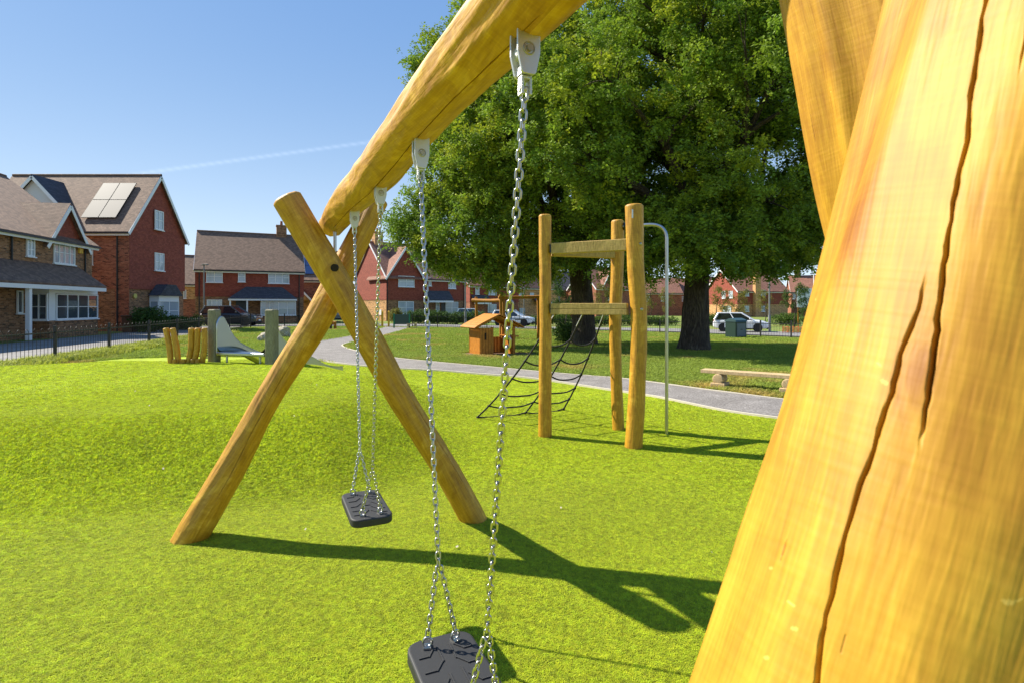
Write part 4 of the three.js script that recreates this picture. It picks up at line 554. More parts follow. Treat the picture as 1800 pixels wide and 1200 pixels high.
// House D: sunlit tile gable and dark front gable
const D = (() => {
  const p = at(679, 538, 60), H = house({ label: 'red tile hung house with sunlit side gable and pointed front gable', x: p.x, z: p.z, rot: 0.70, L: 10.4, W: 8, eave: 4.95, ridge: 8.9, split: 2.35, base: -0.05, lower: mat.brickBuff, upper: mat.hung, roof: mat.roofRed, verge: 0.12, gutterFrom: 4.7 });
  part('front_brick', metric(box(-0.02, 10.42, -0.4, 2.349, 0.003, 0.03)), mat.brickBrown, H.h); part('front_tiles', metric(box(-0.03, 10.43, 2.351, 4.94, 0.037, 0.075)), mat.hung, H.h);
  gablet(H.h, 0.0, 4.5, 4.95, 8.2, 0.085, 4.4, mat.roofRed, mat.hung);
  H.win(699, 485, 727, 505); H.win(699, 530, 726, 552); H.win(787, 489, 800, 508); H.win(782, 531, 804, 552); H.win(752, 488, 757, 503, 'front', 1, 2); H.win(765, 532, 771, 548, 'front', 1, 2);
  for (const c of H.h.children) if (c.name === 'window') c.position.z += 0.06;
  const d0 = H.local(775, 545, 'front').x; part('door', box(d0, d0 + 0.95, 0, 2.0, 0.03, 0.09), mat.door, H.h); porchRoof(H.h, d0 - 2.2, d0 + 1.1, 2.3, 3.4, 1.0, mat.roofSlate);
  chimney(H.h, 0.9, -4.0, 8.2, 10.1, 1.0, 0.9, mat.brickBuff); pipe(H.h, 4.7, 0.13, 0, 4.7); pipe(H.h, 10.2, 0.13, 0, 4.7); pipe(H.h, 0.06, 0.12, 0, 4.6);
  part('meter_box', box(-0.12, -0.036, 0.7, 1.3, -1.5, -1.0), mat.white, H.h);
  return H;
})();
function farHouse(px, d, o) { const p = at(px, 538, d); return house({ x: p.x, z: p.z, W: 7.5, split: 2.4, eave: 4.9, ridge: 8.5, base: -0.2, lower: mat.brickRed, upper: mat.hung, roof: mat.roofRed, ...o }); }
{ const E = farHouse(826, 78, { label: 'far red house with porch left of the pale orange gable', rot: 0.62, L: 8.5 }); E.win(835, 506, 842, 518, 'front', 1, 2); E.win(858, 507, 872, 519); E.win(857, 535, 872, 549); gablet(E.h, 3.4, 7.4, 4.9, 8.0, 0.05, 3.7, mat.roofRed, mat.hung); porchRoof(E.h, 0.2, 3.0, 2.3, 3.3, 1.0, mat.roofSlate); }
{ const F = farHouse(906, 86, { label: 'far buff brick house with bright sunlit gable behind the near chain', rot: 0.72, L: 9.5, lower: mat.brickBuff, upper: mat.brickBuff, W: 8, ridge: 8.9 }); F.win(911, 515, 920, 523); F.win(931, 515, 938, 523, 'front', 1, 2); F.win(912, 542, 922, 553); porchRoof(F.h, 3.5, 7, 2.4, 3.4, 1.2, mat.roofSlate); }
{ const o = farHouse(972, 98, { label: 'far house with grey gable left of the first oak trunk', rot: 0.6, L: 9, roof: mat.roofSlate, upper: mat.brickBuff, ridge: 8.2 }); o.win(976, 520, 984, 530); }
{ const o = farHouse(1048, 92, { label: 'far red brick house seen between the climbing frame posts', rot: 0.55, L: 8.5, upper: mat.brickRed }); gablet(o.h, 1.2, 5.2, 4.9, 8.1, 0.05, 3.7, mat.roofRed, mat.brickRed); o.win(1066, 517, 1074, 529); }
for (const [px, d, L, label] of [[1122, 112, 9, 'far terrace house with plain red roof, left of the two'], [1186, 114, 9.5, 'far terrace house with plain red roof, behind the second oak trunk']]) { const o = farHouse(px, d, { label, rot: 0.06, L, upper: mat.brickRed, ridge: 7.7, eave: 4.7, base: -0.35 }); o.win(px + 12, 521, px + 20, 530); o.win(px + 40, 521, px + 48, 530); }
{ const G = farHouse(1297, 100, { label: 'far house with tall tan chimney stack and sunlit orange gable, right of the oaks', rot: 0.32, L: 11.5, W: 9, base: -0.45, eave: 4.9, ridge: 8.9, lower: mat.brickBuff, upper: mat.hung });
  part('front_tiles', metric(box(-0.03, 11.53, 2.41, 4.88, 0.037, 0.08)), mat.hung, G.h);
  for (const [a, b, c, d] of [[1308, 510, 1316, 521], [1337, 510, 1345, 521], [1308, 538, 1316, 548], [1337, 538, 1344, 548]]) G.win(a, b, c, d); G.win(1270, 512, 1276, 525, 'left'); G.win(1282, 512, 1289, 524, 'left'); G.win(1272, 538, 1286, 550, 'left', 3, 2);
  for (const c of G.h.children) if (c.name === 'window' && c.rotation.y === 0) c.position.z += 0.06;
  const cx = G.local(1328, 520, 'front').x; chimney(G.h, cx, 0.42, 0, 9.2, 1.25, 0.7, mat.brickBuff); }
{ const o = farHouse(1392, 108, { label: 'far house with small chimney at the right, beside the near log', rot: -0.35, L: 8, base: -0.45, ridge: 8.0, upper: mat.brickRed }); o.win(1394, 517, 1399, 526); chimney(o.h, 1.5, -3.6, 7.4, 9.6, 1.0, 0.8, mat.brickBrown); }
{ const o = farHouse(1240, 118, { label: 'far roof glimpsed between the second oak and the orange gable', rot: 0.4, L: 7, base: -0.45, ridge: 8.4, upper: mat.brickRed }); o.win(1248, 520, 1254, 528); }

// ---------------------------------------------------------------- cars
const carGlass = new THREE.MeshPhysicalMaterial({ color: lin(0.012, 0.014, 0.018), roughness: 0.05, clearcoat: 1 });
const tyre = M({ color: lin(0.014, 0.014, 0.015), roughness: 0.85 }), rimMat = M({ color: lin(0.4, 0.41, 0.42), metalness: 0.9, roughness: 0.35 });
function car(name, label, p, rot, paint, k) {          // k: length, height, bonnet height, cabin stations
  const o = thing(name, label, 'car', 'parked cars'); o.position.copy(p); o.rotation.y = rot;
  const { L, Hh, w = 0.86, bon = 0.92, belt = 0.95, wb = [0.19, 0.81], wr = 0.32, roofF = 0.50, roofB = 0.92, screenF = 0.70 } = k, X = (t) => (t - 0.5) * L;
  // x runs to the front. Body shell: stations along the length, each a rounded cross section
  const st = [[0.0, 0.42, belt * 0.80, 0.80], [0.02, 0.30, belt * 0.97, 0.90], [0.08, 0.24, belt, 0.97], [0.25, 0.22, belt, 1], [0.5, 0.22, belt, 1], [screenF, 0.22, belt * 0.99, 1], [0.86, 0.24, bon * 0.94, 0.96], [0.95, 0.26, bon * 0.84, 0.88], [0.985, 0.30, bon * 0.72, 0.80], [1.0, 0.36, bon * 0.60, 0.72]].map(([t, a, b, c]) => [X(1 - (1 - t)), a, b, c * w]);
  const ring = ([x, y0, y1, hw]) => { const r = []; const c = [[-0.86, 0], [-1, 0.12], [-1.0, 0.55], [-0.97, 0.85], [-0.86, 1], [-0.4, 1.03], [0.4, 1.03], [0.86, 1], [0.97, 0.85], [1.0, 0.55], [1, 0.12], [0.86, 0]]; for (const [a, b] of c) r.push(V(x, lerp(y0, y1, b), a * hw)); r.push(r[0].clone()); return r; };
  const loft = (rings) => { const n = rings[0].length, pos = [], idx = []; for (const r of rings) for (const q of r) pos.push(q.x, q.y, q.z); for (let i = 0; i < rings.length - 1; i++) for (let j = 0; j < n - 1; j++) { const a = i * n + j; idx.push(a, a + 1, a + n, a + 1, a + n + 1, a + n); } for (const [i, f] of [[0, 1], [rings.length - 1, -1]]) for (let j = 1; j < n - 2; j++) { const a = i * n; f > 0 ? idx.push(a, a + j + 1, a + j) : idx.push(a, a + j, a + j + 1); } const g = new THREE.BufferGeometry(); g.setAttribute('position', new THREE.Float32BufferAttribute(pos, 3)); g.setIndex(idx); const q = g.toNonIndexed(); q.computeVertexNormals(); return q; };
  part('body', loft(st.map(ring)), paint, o);
  // greenhouse: glass volume with painted roof and pillars
  const cab = [[X(0.03), X(roofB > 0.9 ? 0.10 : 0.16)], [X(screenF + 0.02), X(roofF + 0.02)]], yb = belt - 0.02, yt = Hh;
  const gl = (xb, xt, hwb, hwt, y0, y1) => [V(xb, y0, -hwb), V(xt, y1, -hwt), V(xt, y1, hwt), V(xb, y0, hwb)];
  const rear = gl(cab[0][0], cab[0][1], w * 0.93, w * 0.74, yb, yt - 0.06), front = gl(cab[1][0], cab[1][1], w * 0.93, w * 0.74, yb, yt - 0.06), hull = [];
  const tri = (a, b, c) => hull.push(...a.toArray(), ...b.toArray(), ...c.toArray()), qd = (a, b, c, d) => { tri(a, b, c); tri(a, c, d); };
  qd(rear[0], rear[3], rear[2], rear[1]); qd(front[0], front[1], front[2], front[3]); qd(rear[0], rear[1], front[1], front[0]); qd(rear[3], front[3], front[2], rear[2]);
  const gg = new THREE.BufferGeometry(); gg.setAttribute('position', new THREE.Float32BufferAttribute(hull, 3)); gg.computeVertexNormals(); part('windows', gg, carGlass, o);
  const roofL = front[1].x - rear[1].x; part('roof', new RoundedBoxGeometry(roofL + 0.22, 0.10, w * 1.54, 3, 0.045).translate((front[1].x + rear[1].x) / 2, yt - 0.05, 0), paint, o);
  for (const s of [-1, 1]) { const i = s < 0 ? 0 : 3, j = s < 0 ? 1 : 2; part('pillar', bar(front[i], front[j], 0.045, 8), paint, o); part('pillar', bar(rear[i], rear[j], 0.075, 8), paint, o); const t = 0.52; part('pillar', bar(rear[i].clone().lerp(front[i], t), rear[j].clone().lerp(front[j], t), 0.04, 6), paint, o);
    for (const t2 of wb) { const wh = sub('wheel', o); wh.position.set(X(t2), wr, s * (w - 0.10)); part('tyre', new THREE.TorusGeometry(wr - 0.075, 0.085, 10, 26), tyre, wh); part('rim', merge(new THREE.CylinderGeometry(wr - 0.11, wr - 0.11, 0.05, 20).rotateX(Math.PI / 2).translate(0, 0, s * 0.03)), rimMat, wh); for (let q = 0; q < 5; q++) part('spoke', box(-0.025, 0.025, 0, wr - 0.12, -0.012, 0.012).rotateZ(q * Math.PI * 0.4).translate(0, 0, s * 0.065), rimMat, wh); 
      part('wheel_arch', new THREE.CylinderGeometry(wr + 0.03, wr + 0.03, 0.22, 24).rotateX(Math.PI / 2).translate(X(t2), wr + 0.01, s * (w - 0.115)), tyre, o); }
    part('headlight', new RoundedBoxGeometry(0.22, 0.13, 0.34, 2, 0.05).rotateY(s * 0.35).translate(X(0.965), bon * 0.70, s * w * 0.62), M({ color: lin(0.75, 0.78, 0.8), roughness: 0.12 }), o); part('tail_light', new RoundedBoxGeometry(0.08, 0.26, 0.2, 2, 0.03).translate(X(0.018), belt * 0.82, s * w * 0.72), M({ color: lin(0.4, 0.015, 0.015), roughness: 0.2 }), o);
    part('door_mirror', new RoundedBoxGeometry(0.12, 0.13, 0.2, 2, 0.04).translate(X(screenF - 0.03), belt + 0.06, s * (w + 0.08)), paint, o); part('sill', box(X(0.28), X(0.72), 0.18, 0.26, s * (w - 0.08) - 0.05, s * (w - 0.08) + 0.06), tyre, o); part('door_handle', box(X(0.40), X(0.44), belt * 0.83, belt * 0.86, s * w - 0.01, s * w + 0.03), paint, o); }
  part('grille', box(X(0.993), X(1.0) + 0.012, 0.36, 0.50, -w * 0.5, w * 0.5), mat.black, o); part('number_plate', box(X(1.0) + 0.013, X(1.0) + 0.025, 0.40, 0.50, -0.26, 0.26), mat.white, o); part('bumper', new RoundedBoxGeometry(0.16, 0.14, w * 1.5, 2, 0.05).translate(X(0.982), 0.29, 0), tyre, o);
}
const paintBlack = new THREE.MeshPhysicalMaterial({ color: lin(0.018, 0.020, 0.026), roughness: 0.3, clearcoat: 1, clearcoatRoughness: 0.04 }), paintWhite = new THREE.MeshPhysicalMaterial({ color: lin(0.74, 0.75, 0.76), roughness: 0.35, clearcoat: 1, clearcoatRoughness: 0.04 }), paintGrey = new THREE.MeshPhysicalMaterial({ color: lin(0.16, 0.17, 0.19), metalness: 0.4, roughness: 0.35, clearcoat: 1 });
const onRoad = (px, py, d) => { const p = at(px, py, d); p.y = groundY(p.x, p.z) + 0.03; return p; };
const suv = { L: 4.5, Hh: 1.64, w: 0.92, bon: 1.02, belt: 1.04, wr: 0.36, roofF: 0.52, screenF: 0.70 }, hatch = { L: 3.95, Hh: 1.47, w: 0.84, bon: 0.92, belt: 0.93, wr: 0.31, roofF: 0.50, screenF: 0.71 };
car('parked_car', 'dark sport utility car parked in front of the wide brown roofed house', onRoad(407, 573, 45.8), 0.06, paintBlack, suv);
car('parked_car', 'white hatchback parked behind the litter bin at the right', onRoad(1302, 582, 43), -0.42, paintWhite, hatch);
car('parked_car', 'white car seen behind the nearest swing chain', onRoad(902, 570, 52), -0.25, paintWhite, hatch);
car('parked_car', 'white car parked behind the far lamp post', onRoad(832, 568, 60), 0.1, paintWhite, hatch);
car('parked_car', 'grey car glimpsed between the crossed swing legs', onRoad(597, 568, 60), 0.2, paintGrey, hatch);

// ---------------------------------------------------------------- foliage
const leafGeo = (count, size, spread, seed, droop = 0.3) => { const r = rng(seed), pos = []; for (let i = 0; i < count; i++) { const c = V(r() - 0.5, r() - 0.5, r() - 0.5).multiplyScalar(spread * 2), s = size * (0.7 + r() * 0.6), q = new THREE.Quaternion().setFromEuler(new THREE.Euler((r() - 0.5) * 2.2, r() * 6.28, (r() - 0.5) * 2.2)); const P = [V(0, 0, 0), V(s * 0.30, 0.02 * s, s * 0.45), V(0, -droop * s * 0.3, s), V(-s * 0.30, 0.02 * s, s * 0.45)].map((v) => v.applyQuaternion(q).add(c)); pos.push(...[0, 1, 2, 0, 2, 3].flatMap((k) => P[k].toArray())); } const g = new THREE.BufferGeometry(); g.setAttribute('position', new THREE.Float32BufferAttribute(pos, 3)); g.computeVertexNormals(); return g; };
const clusterBig = leafGeo(12, 0.105, 0.13, 3), clusterSmall = leafGeo(9, 0.085, 0.09, 4);
function foliage(name, parent, places, geo, material, tint) {   // places: [x, y, z, scale]
  const im = new THREE.InstancedMesh(geo, material, places.length), m = new THREE.Matrix4(), q = new THREE.Quaternion(), e = new THREE.Euler(), r = rng(places.length + 5), c = new THREE.Color();
  places.forEach(([x, y, z, s, t = 0], i) => { e.set((r() - 0.5) * 1.4, r() * 6.28, (r() - 0.5) * 1.4); m.compose(V(x, y, z), q.setFromEuler(e), V(s, s, s)); im.setMatrixAt(i, m); const k = 0.72 + 0.55 * r(), w = tint(r, t); im.setColorAt(i, c.setRGB(k * w[0], k * w[1], k * w[2])); });
  im.name = name; im.castShadow = im.receiveShadow = true; im.userData.kind = 'stuff'; parent.add(im); return im;
}
function limb(a, b, r0, r1, sag, seed, segs = 7) { const pts = [], rr = rng(seed), side = V(rr() - 0.5, 0, rr() - 0.5).multiplyScalar(a.distanceTo(b) * 0.22); for (let i = 0; i <= 5; i++) { const t = i / 5, p = a.clone().lerp(b, t); p.y += sag * Math.sin(Math.PI * t); p.addScaledVector(side, Math.sin(Math.PI * t)); if (i && i < 5) p.add(V((rr() - 0.5), (rr() - 0.5), (rr() - 0.5)).multiplyScalar(0.09 * a.distanceTo(b) * 0.5)); pts.push(p); }
  const c = new THREE.CatmullRomCurve3(pts), n = 14, pos = [], uv = [], idx = []; for (let i = 0; i <= n; i++) { const t = i / n, p = c.getPoint(t), tan = c.getTangent(t), ref = Math.abs(tan.y) > 0.9 ? V(1, 0, 0) : V(0, 1, 0), u = V().crossVectors(tan, ref).normalize(), v = V().crossVectors(u, tan), R = lerp(r0, r1, Math.pow(t, 0.8)); for (let k = 0; k <= segs; k++) { const an = k / segs * Math.PI * 2; pos.push(p.x + (u.x * Math.cos(an) + v.x * Math.sin(an)) * R, p.y + (u.y * Math.cos(an) + v.y * Math.sin(an)) * R, p.z + (u.z * Math.cos(an) + v.z * Math.sin(an)) * R); uv.push(k / segs * R * 6.28, t * a.distanceTo(b)); } }
  const w = segs + 1; for (let i = 0; i < n; i++) for (let k = 0; k < segs; k++) { const q = i * w + k; idx.push(q, q + 1, q + w, q + 1, q + w + 1, q + w); } const g = new THREE.BufferGeometry(); g.setAttribute('position', new THREE.Float32BufferAttribute(pos, 3)); g.setAttribute('uv', new THREE.Float32BufferAttribute(uv, 2)); g.setIndex(idx); g.computeVertexNormals(); g.userData.curve = c; return g; }
function oak(label, foot, trunkR, fork, lobes, seed, perLobe) {
  const o = thing('oak_tree', label, 'tree', 'large oaks on the lawn'), r = rng(seed), gy = groundY(foot.x, foot.z);
  // trunk with root flare
  const pos = [], uv = [], idx = [], n = 26, sg = 36, top = fork.clone(); for (let i = 0; i <= n; i++) { const t = i / n, y = t * (top.y - gy + 0.3) - 0.3, cx = lerp(foot.x, top.x, t * t), cz = lerp(foot.z, top.z, t * t); for (let k = 0; k <= sg; k++) { const a = k / sg * Math.PI * 2, fl = 1 + 0.42 * Math.exp(-Math.max(0, y) / 0.4) * (0.65 + 0.5 * Math.cos(a * 5 + seed) * 0.6) + 0.10 * Math.sin(a * 4 + y) + 0.07 * N(Math.cos(a) * 2, Math.sin(a) * 2, y + seed), R = trunkR * fl * (1 - 0.13 * t + 0.16 * t ** 6); pos.push(cx + Math.cos(a) * R, gy + y, cz + Math.sin(a) * R); uv.push(k / sg * trunkR * 6.28, y); } }
  const w = sg + 1; for (let i = 0; i < n; i++) for (let k = 0; k < sg; k++) { const a = i * w + k; idx.push(a, a + w, a + 1, a + 1, a + w, a + w + 1); } const g = new THREE.BufferGeometry(); g.setAttribute('position', new THREE.Float32BufferAttribute(pos, 3)); g.setAttribute('uv', new THREE.Float32BufferAttribute(uv, 2)); g.setIndex(idx); g.computeVertexNormals(); part('trunk', g, mat.bark, o);
  // main limbs towards groups of lobes, then a branch to every lobe
  const mains = [], km = 7; for (let i = 0; i < km; i++) { const a = i / km * Math.PI * 2 + r(), up = 2.0 + r() * 4.5, out = 2.6 + r() * 1.6, end = top.clone().add(V(Math.cos(a) * out, up, Math.sin(a) * out)); const lg = limb(top.clone().add(V(0, -0.3, 0)), end, trunkR * 0.46, 0.16, 0.5, seed + i, 10); part('limb', lg, mat.bark, o); mains.push(lg.userData.curve); }
  { const end = top.clone().add(V(0.3, 6.5, 0)); const lg = limb(top.clone().add(V(0, -0.3, 0)), end, trunkR * 0.62, 0.2, 0, seed + 31, 10); part('limb', lg, mat.bark, o); mains.push(lg.userData.curve); }
  const places = [];
  lobes.forEach(([c, R], li) => {
    let best = null, bd = 1e9; for (const m of mains) for (const t of [0.25, 0.4, 0.55, 0.7, 0.85, 1]) { const p = m.getPoint(t), d = p.distanceTo(c) + (p.y > c.y + 1 ? 1.5 : 0); if (d < bd) { bd = d; best = p; } }
    const lg = limb(best, c, 0.075 + 0.012 * bd, 0.03, 0.05 * bd, seed + 100 + li, 6); part('branch', lg, mat.bark, o);
    for (let k = 0; k < 4; k++) { const q = V(r() - 0.5, r() - 0.4, r() - 0.5).normalize().multiplyScalar(R * 0.85).add(c); part('twig', limb(lg.userData.curve.getPoint(0.7 + r() * 0.3), q, 0.03, 0.008, 0.1, seed + 900 + li * 4 + k, 4), mat.bark, o); }
    // sprays of leaves: small tufts on the lobe's shell and inside
    const tufts = 34; for (let k = 0; k < tufts; k++) { const dir = V(r() * 2 - 1, r() * 2 - 1, r() * 2 - 1).normalize(), rad = R * (0.45 + 0.6 * Math.pow(r(), 0.6)), axis = dir.clone().add(V(0, -0.25, 0)).normalize(), tc = dir.multiplyScalar(rad).add(c); tc.y = c.y + (tc.y - c.y) * 0.78; const ts = 0.24 + r() * 0.26, num = Math.round(perLobe / tufts * (0.6 + r() * 0.8)), hue = r();
      for (let q = 0; q < num; q++) { const dd = V(r() + r() + r() - 1.5, (r() + r() + r() - 1.5) * 0.55, r() + r() + r() - 1.5).multiplyScalar(ts * 0.95).addScaledVector(axis, (r() - 0.35) * ts * 2.4); places.push([tc.x + dd.x, tc.y + dd.y, tc.z + dd.z, 0.75 + r() * 0.6, hue]); } }
  });
  foliage('crown', o, places, clusterBig, mat.leaf, (rr, t) => { const y = t > 0.8 ? 1 : 0; return [0.75 + 0.5 * t + y * 0.35, 0.85 + 0.28 * t + y * 0.15, 0.9]; });
  return o;
}
// lobes of each crown: spread over an uneven dome
function dome(center, rx, ry, rz, count, seed, lowCut, extra = []) { const r = rng(seed), out = [], ga = Math.PI * (3 - Math.sqrt(5)); for (let i = 0; i < count; i++) { const y = 1 - 2 * (i + 0.5) / count, a = i * ga, q = Math.sqrt(1 - y * y), k = 0.72 + 0.28 * r(); const p = V(center.x + Math.cos(a) * q * rx * k, center.y + y * ry * k, center.z + Math.sin(a) * q * rz * k); if (p.y < lowCut) p.y = lowCut + r() * 1.0; if (r() > 0.22) out.push([p, 0.95 + r() * 0.75]); } for (let i = 0; i < count * 0.2; i++) { const d = V(r() * 2 - 1, r() * 2 - 1, r() * 2 - 1).multiplyScalar(0.55); out.push([V(center.x + d.x * rx, Math.max(lowCut + 1, center.y + d.y * ry), center.z + d.z * rz), 1.1 + r() * 0.6]); } return out.concat(extra); }
const lob = (px, py, d, R) => [at(px, py, d), R];
oak('large oak with leaning crown, its trunk seen left of the steel pole', V(3.3, 0, -25.3), 0.50, V(3.1, 3.3, -25.2), dome(V(1.5, 8.6, -25.0), 5.0, 5.9, 5.2, 62, 5, 4.0, [lob(715, 405, 24.5, 0.75), lob(745, 370, 24.5, 1.0), lob(770, 330, 24, 1.1), lob(765, 440, 24, 0.8), lob(800, 455, 24, 1.0), lob(850, 470, 23.5, 0.95), lob(890, 470, 23.5, 0.9), lob(795, 395, 23, 1.2), lob(850, 400, 22.5, 1.4), lob(760, 120, 25, 0.8), lob(755, 170, 25, 0.7), lob(800, 250, 24, 1.3), lob(790, 90, 25.4, 0.9), lob(950, 460, 23, 0.9), lob(985, 445, 23, 1.0), lob(835, 40, 25, 1.3), lob(880, -30, 25, 1.5)]), 101, 500);
oak('tallest oak, its thick trunk standing right of the steel pole', V(7.24, 0, -21.8), 0.50, V(7.35, 3.7, -21.7), dome(V(7.9, 9.6, -21.8), 5.3, 7.2, 5.6, 78, 9, 4.1, [lob(1110, 455, 20, 0.9), lob(1290, 440, 19.5, 1.1), lob(1340, 455, 20, 0.9), lob(1365, 430, 20.5, 1.0), lob(1400, 380, 21, 1.2), lob(1425, 400, 21, 0.9), lob(1180, 430, 19, 1.1), lob(1400, 440, 21, 0.6), lob(1250, 430, 18.5, 1.0), lob(1040, 300, 18.5, 1.3), lob(1000, 180, 18.5, 1.4), lob(960, 250, 19.5, 1.3), lob(1050, 120, 18, 1.4), lob(1380, 250, 20, 1.5), lob(1410, 330, 21, 1.2)]), 202, 500);

// shrubs and small trees along the verge
function shrub(px, base, d, w, h, label, leafM, seed, count = 500, geo = clusterSmall, tint = () => [1, 1, 1], name = 'shrub') {
  const p = at(px, base, d), gy = groundY(p.x, p.z), o = thing(name, label, 'shrub', 'shrubs and young trees along the verges'), r = rng(seed), places = [];
  for (let i = 0; i < count; i++) { const a = r() * 6.28, e = Math.acos(r() * 2 - 1), k = Math.pow(r(), 0.45) * (1 + 0.3 * N(Math.cos(a) * 2 + seed, e * 2, 1)); places.push([p.x + Math.sin(e) * Math.cos(a) * k * w / 2, gy + h * 0.52 + Math.cos(e) * k * h * 0.5, p.z + Math.sin(e) * Math.sin(a) * k * Math.min(w, 1.6) / 2, 0.8 + r() * 0.9]); }
  foliage('foliage', o, places, geo, leafM, tint); part('stem', merge([0, 1, 2, 3].map((i) => bar(V(p.x + (i - 1.5) * 0.06, gy - 0.05, p.z), V(p.x + (i - 1.5) * w * 0.2, gy + h * 0.7, p.z + (i % 2 - 0.5) * 0.3), 0.018, 5))), mat.bark, o);
}
shrub(262, 578, 34.6, 2.4, 1.6, 'dark shrub at the foot of the red tile hung gable', mat.shrubLeaf, 1, 800); shrub(300, 577, 38, 4.2, 0.95, 'long low hedge right of the ground floor bay window', mat.shrubLeaf, 2, 900);
shrub(344, 578, 41, 0.9, 1.0, 'small bright shrub left of the dark car', mat.yellowLeaf, 3, 260); shrub(696, 573, 51.5, 1.1, 1.5, 'yellow green shrub left of the green notice board', mat.yellowLeaf, 4, 350);
[[735, 3.4], [765, 3.0], [800, 3.6], [838, 3.0]].forEach(([px, w], i) => shrub(px, 570, 52.5, w, 1.25, `clipped dark hedge below the tiled houses, ${['leftmost', 'second from the left', 'third from the left', 'rightmost'][i]} piece`, mat.shrubLeaf, 10 + i, 700));
shrub(998, 585, 27, 1.5, 1.0, 'low shrub at the foot of the first oak trunk', mat.shrubLeaf, 20, 420);
[[948, 3.2, 1.0], [985, 3.8, 1.3], [1060, 4, 1.0], [1110, 4.4, 1.2], [1160, 4.4, 1.0], [1245, 3.8, 1.2], [1385, 4, 1.3]].forEach(([px, w, h], i) => shrub(px, 572, 56, w, h, `rough green verge bush beyond the far road, ${['leftmost', 'second', 'third', 'fourth', 'fifth', 'sixth', 'rightmost'][i]} of seven from the left`, mat.shrubLeaf, 30 + i, 650, clusterSmall, () => [1.4, 1.3, 1]));
function youngTree(px, d, h, spread, label, seed, m = mat.yellowLeaf, count = 420) { const p = at(px, 560, d), gy = groundY(p.x, p.z), o = thing('young_tree', label, 'tree', 'young street trees'), r = rng(seed), places = []; part('trunk', limb(V(p.x, gy - 0.1, p.z), V(p.x + 0.1, gy + h * 0.85, p.z), 0.07, 0.02, 0, seed, 8), mat.bark, o);
  for (let b = 0; b < 12; b++) { const y = gy + h * (0.35 + 0.6 * b / 12), a = r() * 6.28, e = V(p.x + Math.cos(a) * spread * (0.55 + r() * 0.45), y + 0.5 * r() + 0.2, p.z + Math.sin(a) * spread * 0.7); part('branch', limb(V(p.x + 0.05, y, p.z), e, 0.025, 0.008, 0.08, seed + b, 5), mat.bark, o); for (let i = 0; i < count / 12; i++) { const t = 0.35 + r() * 0.75; places.push([lerp(p.x, e.x, t) + (r() - 0.5) * 0.5, lerp(y, e.y, t) + (r() - 0.5) * 0.5, lerp(p.z, e.z, t) + (r() - 0.5) * 0.5, 0.8 + r() * 0.6]); } }
  foliage('crown', o, places, clusterSmall, m, () => [1, 1, 1]); }
youngTree(993, 55, 4.6, 1.5, 'young green street tree left of the first oak trunk', 3, mat.shrubLeaf, 700); youngTree(1062, 58, 4.2, 1.1, 'young autumn tinted tree between the climbing frame posts', 4); youngTree(1141, 60, 4.2, 0.9, 'thin young yellowing tree left of the steel pole', 5, mat.yellowLeaf, 260); youngTree(1172, 62, 3.8, 0.8, 'thin young yellowing tree right of the steel pole', 6, mat.yellowLeaf, 240); youngTree(1268, 52, 3.8, 1.0, 'young tree just right of the second oak trunk', 7, mat.yellowLeaf, 320); youngTree(1298, 54, 3.4, 0.9, 'young tree behind the white hatchback', 8, mat.yellowLeaf, 260); youngTree(1398, 53, 3.8, 1.5, 'leafy young tree right of the tall street lamp', 9, mat.shrubLeaf, 600); youngTree(1345, 70, 4.0, 1.0, 'young tree beside the tall street lamp', 10, mat.yellowLeaf, 260);
// far woods that close the horizon
{ const r = rng(77), places = []; for (let i = 0; i < 9000; i++) { const a = lerp(-0.75, 0.75, r()), d = 170 + r() * 50; places.push([Math.sin(a) * d, -1 + r() * (4.5 + 2.5 * N(a * 9, 3)), -Math.cos(a) * d, 9 + r() * 9]); } const o = foliage('distant_woods', scene, places, clusterBig, mat.shrubLeaf, () => [0.9, 0.9, 1]); tag(o, 'distant belt of trees behind the houses', 'woods', null, 'stuff'); }

// ---------------------------------------------------------------- turf pile and lawn grass (nobody could count the blades)
function bladeGeo(n, len, wid, spread, seed, lean) { const r = rng(seed), pos = []; for (let i = 0; i < n; i++) { const a = r() * 6.28, ox = (r() - 0.5) * spread * 2, oz = (r() - 0.5) * spread * 2, l = len * (0.65 + r() * 0.6), ln = lean * (0.3 + r()), wx = Math.cos(a + 1.57) * wid / 2, wz = Math.sin(a + 1.57) * wid / 2, mx = Math.cos(a) * ln * l * 0.4, mz = Math.sin(a) * ln * l * 0.4, tx = Math.cos(a) * ln * l, tz = Math.sin(a) * ln * l, y1 = l * 0.6, y2 = l * (1 - 0.3 * ln);
    const A = [ox - wx, -0.004, oz - wz], B = [ox + wx, -0.004, oz + wz], C = [ox + mx + wx * 0.8, y1, oz + mz + wz * 0.8], D = [ox + mx - wx * 0.8, y1, oz + mz - wz * 0.8], E = [ox + tx, y2, oz + tz]; pos.push(...A, ...B, ...C, ...A, ...C, ...D, ...D, ...C, ...E); } const g = new THREE.BufferGeometry(); g.setAttribute('position', new THREE.Float32BufferAttribute(pos, 3)); g.computeVertexNormals(); return g; }
